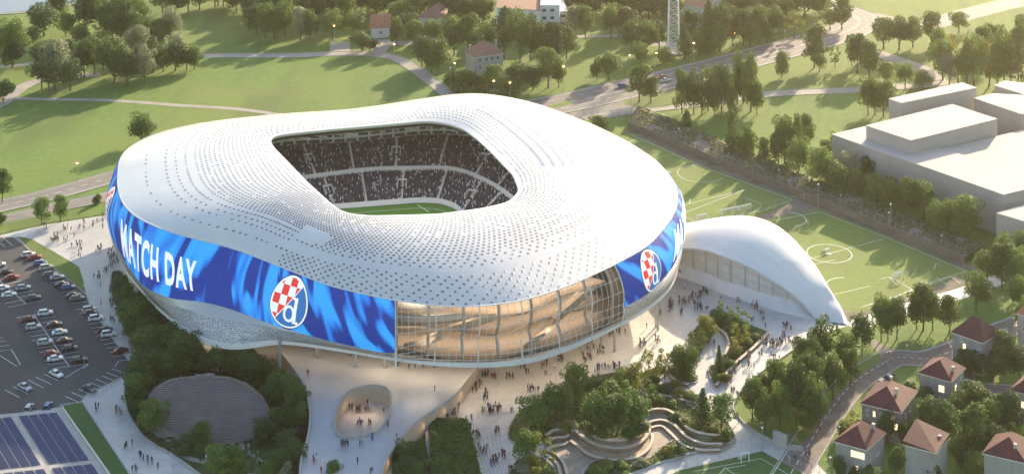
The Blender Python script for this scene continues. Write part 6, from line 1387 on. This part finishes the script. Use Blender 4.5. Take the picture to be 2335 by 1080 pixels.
# ---------------- people ----------------
SK={}
def person_mesh(pose,seed):
    rg=random.Random(seed)
    J={'pelvis':(0,0,.95),'chest':(0,.01,1.28),'neck':(0,.01,1.47),'headb':(0,.02,1.56),'head':(0,.03,1.68),
       'ls':(-.19,0,1.42),'rs':(.19,0,1.42),'lh':(-.1,0,.90),'rh':(.1,0,.90)}
    if pose=='stand': J.update(lk=(-.11,.01,.48),rk=(.11,.01,.48),la=(-.12,-.02,.08),ra=(.13,-.02,.08),lt=(-.13,.14,.04),rt=(.15,.14,.04),le=(-.27,-.02,1.14),re=(.27,-.02,1.14),lw=(-.28,.08,.88),rw=(.28,.08,.88))
    if pose=='walk': J.update(lk=(-.1,.22,.50),rk=(.1,-.03,.48),la=(-.1,.30,.10),ra=(.1,-.36,.14),lt=(-.1,.44,.09),rt=(.1,-.26,.05),le=(-.25,-.14,1.16),re=(.25,.10,1.15),lw=(-.25,-.20,.90),rw=(.24,.30,.96))
    if pose=='stride': J.update(lk=(-.1,-.05,.48),rk=(.1,.2,.52),la=(-.1,-.38,.16),ra=(.1,.3,.09),lt=(-.1,-.28,.05),rt=(.1,.44,.07),le=(-.25,.10,1.15),re=(.25,-.16,1.16),lw=(-.24,.28,.95),rw=(.25,-.24,.92))
    if pose=='phone': J.update(lk=(-.11,.01,.48),rk=(.12,.04,.48),la=(-.12,-.02,.08),ra=(.16,.06,.08),lt=(-.13,.14,.04),rt=(.2,.2,.04),le=(-.26,.0,1.16),re=(.26,.04,1.18),lw=(-.10,.28,1.22),rw=(.14,.30,1.30))
    if pose=='wave': J.update(lk=(-.11,.01,.48),rk=(.11,.01,.48),la=(-.14,-.02,.08),ra=(.15,-.02,.08),lt=(-.15,.14,.04),rt=(.18,.14,.04),le=(-.27,-.02,1.14),re=(.36,.0,1.56),lw=(-.28,.08,.88),rw=(.32,.05,1.82))
    for s_ in 'lr': w_=Vector(J[s_+'w']); e=Vector(J[s_+'e']); J[s_+'f']=tuple(w_+(w_-e).normalized()*.12)
    Rr={'pelvis':.15,'chest':.155,'neck':.06,'headb':.085,'head':.10,'ls':.075,'rs':.075,'lh':.10,'rh':.10,'lk':.06,'rk':.06,'la':.045,'ra':.045,'lt':.04,'rt':.04,'le':.048,'re':.048,'lw':.036,'rw':.036,'lf':.032,'rf':.032}
    E=[('pelvis','chest'),('chest','neck'),('neck','headb'),('headb','head'),('chest','ls'),('chest','rs'),('ls','le'),('rs','re'),('le','lw'),('re','rw'),('lw','lf'),('rw','rf'),('pelvis','lh'),('pelvis','rh'),('lh','lk'),('rh','rk'),('lk','la'),('rk','ra'),('la','lt'),('ra','rt')]
    nm=list(J); me=bpy.data.meshes.new('p'); me.from_pydata([J[k] for k in nm],[(nm.index(a),nm.index(c)) for a,c in E],[]); o=bpy.data.objects.new('p',me); C.objects.link(o)
    m=o.modifiers.new('s','SKIN'); sv=me.skin_vertices[0].data
    for i,k in enumerate(nm): r=Rr[k]; sv[i].radius=(r,r*.75 if k in('pelvis','chest') else r); sv[i].use_root=(k=='pelvis')
    o.modifiers.new('u','SUBSURF').levels=1
    bpy.context.view_layer.update(); out=bpy.data.meshes.new_from_object(o.evaluated_get(bpy.context.evaluated_depsgraph_get())); bpy.data.objects.remove(o); bpy.data.meshes.remove(me)
    # paint regions: 0 top, 1 trousers, 2 skin, 3 hair, 4 shoes
    for p in out.polygons:
        c=p.center; m_=0
        if c.z>1.50: m_=3 if (c.z>1.70 or c.y<.0) else 2
        elif c.z<.07 or (c.z<.1 and abs(c.y)>.0): m_=4
        elif c.z<.95 and abs(c.x)<.2: m_=1
        for s_ in 'lr':
            if (c-Vector(J[s_+'f'])).length<.10: m_=2
        p.material_index=m_; p.use_smooth=True
    return out
CL={'black':(.012,.012,.015),'dark grey':(.05,.05,.055),'navy':(.015,.025,.07),'white':(.65,.65,.65),'red':(.32,.03,.03),'blue':(.05,.14,.38),'brown':(.11,.07,.05),'pale grey':(.33,.33,.34),'denim blue':(.06,.09,.17),'beige':(.38,.31,.22)}
CMt={k:mat('cloth_'+k.replace(' ','_'),c,.85) for k,c in CL.items()}
M['skin']=mat('skin',(.42,.24,.17),.6); M['hair']=mat('hair',(.03,.02,.015),.7)
POSES={k:person_mesh(k,i) for i,k in enumerate(('stand','walk','stride','phone','wave'))}
PM={}
def pmesh(pose,t,b_):
    k=(pose,t,b_)
    if k not in PM:
        me=POSES[pose].copy(); me.materials.clear()
        for m_ in (CMt[t],CMt[b_],M['skin'],M['hair'],M['black']): me.materials.append(m_)
        PM[k]=me
    return PM[k]
pr=random.Random(77)
Z1='left of the stadium'; Z2='beside the car park'; Z3='on the amphitheatre path'; Z4='under the stadium rim'; Z5='in the sunken oval'; Z6='below the deck wall'; Z7='before the glazed front'; Z8='near the white hall'; Z9='on the promenade'; ZA='at the lane gate'; ZB='in the amphitheatre garden'; ZC='on the raised deck'
CLU=[(Z1,0,[(150,545,12,32,10),(175,565,8,15,10),(168,520,9,25,9),(213,515,7,22,8),(240,495,5,3,6),(182,583,3,4,4),(122,550,3,6,3),(108,522,3,4,6)]),
(Z2,0,[(225,570,6,9,8),(250,575,8,7,12),(255,603,9,11,12),(270,590,7,7,14),(222,632,5,9,5),(240,620,3,4,6),(229,655,1,1,1),(250,665,3,3,8),(253,690,4,5,6),(262,705,3,3,5),(230,695,1,1,1),(255,735,4,6,5),(288,768,5,8,7),(300,790,3,3,5)]),
(Z3,0,[(221,932,3,4,8),(270,942,5,7,6),(294,1020,5,8,5),(322,1045,4,5,5),(342,1052,5,9,7),(308,1074,4,5,3),(360,1068,1,1,1),(395,1072,1,1,1)]),
(ZB,.2,[(560,1030,3,2,7),(585,1042,2,4,2),(468,1052,2,3,1),(590,1062,2,3,3)]),
(ZC,4.5,[(703,856,2,3,2),(785,1018,6,9,5),(825,1018,3,5,3),(718,1052,4,5,6),(735,1062,1,1,1),(815,1057,1,1,1),(883,972,2,2,2),(843,1003,3,6,3),(850,1078,2,4,2),(991,892,1,1,1),(735,1075,2,5,2),(905,1000,1,1,1)]),
(Z4,4.5,[(735,795,7,20,4),(800,812,6,25,4),(905,834,4,10,3),(950,840,4,25,2),(765,800,4,20,4),(990,838,2,5,2)]),
(Z5,.1,[(818,935,8,5,8),(840,932,6,4,10),(797,932,3,5,4),(875,942,2,2,2),(820,965,5,6,6),(842,970,3,3,3)]),
(Z6,0,[(1000,957,10,20,5),(1028,945,9,16,6),(1052,902,7,4,10),(1085,885,8,8,10),(1070,970,6,6,14),(1090,995,6,6,6),(1120,935,16,18,9),(1108,905,6,6,9),(1135,985,4,6,5),(1100,1030,7,10,14),(1130,1055,9,11,10),(1150,1045,4,5,8),(1165,940,2,2,3),(1168,1075,3,5,3),(1040,925,5,10,5),(960,975,5,12,4)]),
(Z7,0,[(1115,860,13,15,5),(1160,862,5,9,4),(1190,838,5,6,6),(1200,855,2,2,3),(1208,892,5,7,3),(1228,893,2,2,1),(1240,832,8,6,12),(1275,822,6,4,6),(1265,842,1,1,1),(1240,855,2,2,2),(1340,818,8,11,9),(1350,790,8,9,8),(1370,802,6,8,7),(1395,764,4,5,4),(1380,842,8,13,3),(1405,838,6,7,5),(1363,850,2,2,2),(1412,760,6,12,5),(1325,800,3,6,6)]),
(Z8,0,[(1465,787,7,6,6),(1475,748,1,1,1),(1498,778,5,3,6),(1530,700,9,5,14),(1560,690,9,10,5),(1586,678,9,11,7),(1605,667,5,4,6),(1552,716,3,3,5),(1592,702,10,9,8),(1615,708,2,2,2),(1560,658,2,2,4),(1552,630,3,2,6),(1643,686,1,1,1),(1683,690,3,5,2),(1720,702,6,6,7),(1733,720,2,2,2),(1718,733,2,2,2),(1744,732,2,2,1),(1745,748,1,1,1),(1628,786,2,2,2),(1508,718,2,2,3)]),
(Z9,0,[(1790,747,4,4,3),(1803,753,2,1,2),(1786,770,5,4,5),(1785,785,3,2,3),(1799,782,4,2,6),(1760,789,8,4,8),(1772,790,5,3,6),(1744,787,6,5,7),(1737,810,3,2,5),(1764,816,3,3,2),(1708,816,6,5,5),(1710,838,4,5,3),(1685,833,3,3,3),(1674,852,3,2,3),(1666,866,8,3,10),(1671,897,4,3,3),(1682,904,3,2,3),(1684,962,1,1,1)]),
(ZA,0,[(1808,1052,5,9,5),(1843,1042,3,6,3)])]
PL=[]
for zn,z,L_ in CLU:
    for (cx,cy,n_,rx,ry) in L_:
        if zn in (Z6,Z7,Z8,Z9) and n_>3: n_=int(n_*1.35); rx*=1.15; ry*=1.1
        for i in range(n_):
            x=cx+pr.uniform(-1,1)*rx if n_>1 else cx; y=cy+pr.uniform(-1,1)*ry if n_>1 else cy
            if any(abs(x-q[0])<3 and abs(y-q[1])<2.5 for q in PL[-30:]): x+=pr.choice((-5,5)); y+=pr.uniform(-3,3)
            PL.append((x,y,z,zn))
PL.sort(key=lambda t:-t[1])
tops=['black','dark grey','navy','black','dark grey','brown','white','dark grey','blue','pale grey','black','navy','red','dark grey','beige','black']; bots=['black','navy','dark grey','black','denim blue','black','denim blue','beige']
PW={'stand':'standing','walk':'walking','stride':'striding','phone':'looking at a phone','wave':'raising one arm'}
back_=MB(); BM_={}
def zof(x,y,z,zn):
    return z+.06 if z==0 else z+.02
for i,(x,y,z,zn) in enumerate(PL):
    pose=pr.choices(list(POSES),[5,5,4,2,.5])[0]; t_=pr.choice(tops); b_=pr.choice(bots); zz=zof(x,y,z,zn); p=P(x,y,zz); rz=pr.uniform(0,6.28); s_=pr.uniform(.97,1.12)
    me=pmesh(pose,t_,b_)
    if i<300:
        o=bpy.data.objects.new('person',me); C.objects.link(o); o.location=p; o.rotation_euler=(0,0,rz); o.scale=(s_,s_,s_)
        o['category']='person'; o['group']='people '+zn; act='looking at phone' if pose=='phone' else PW[pose]
        TOLAB.append((o,(f'person {act}, {t_} top, {b_} trousers, {zn}' if pose in ('phone','wave') else f'person in {t_} top and {b_} trousers {zn}'),x,y))
    else:
        base_=POSES[pose]; ca,sa=math.cos(rz),math.sin(rz); n0=len(back_.v); mi=[BM_.setdefault(('c',t_),len(BM_)),BM_.setdefault(('c',b_),len(BM_)),BM_.setdefault('skin',len(BM_)),BM_.setdefault('hair',len(BM_)),BM_.setdefault('black',len(BM_))]
        back_.v+=[(p.x+(v.co.x*ca-v.co.y*sa)*s_,p.y+(v.co.x*sa+v.co.y*ca)*s_,p.z+v.co.z*s_) for v in base_.vertices]
        for q in base_.polygons: back_.f.append(tuple(n0+k for k in q.vertices)); back_.m.append(mi[q.material_index])
if back_.v:
    ml=[None]*len(BM_)
    for k,v in BM_.items(): ml[v]=CMt[k[1]] if isinstance(k,tuple) else M[k]
    tag(back_.build('crowd',ml,smooth=True),'distant groups of people spread over the upper plazas','crowd',kind='stuff')
# ---------------- air ----------------
hz=bpy.data.materials.new('haze'); hz.use_nodes=True; t=hz.node_tree; t.nodes.remove(t.nodes['Principled BSDF']); pv=t.nodes.new('ShaderNodeVolumePrincipled')
pv.inputs['Color'].default_value=(1,.90,.74,1); pv.inputs['Density'].default_value=.00013; pv.inputs['Anisotropy'].default_value=.88; t.links.new(pv.outputs[0],t.nodes['Material Output'].inputs['Volume'])
b=MB(); b.box((0,1900,117),(5300,4700,236)); o=b.build('haze',hz); o['kind']='stuff'; o['label']='thin warm evening haze filling the air over the scene'; o['category']='haze'
finish_labels()
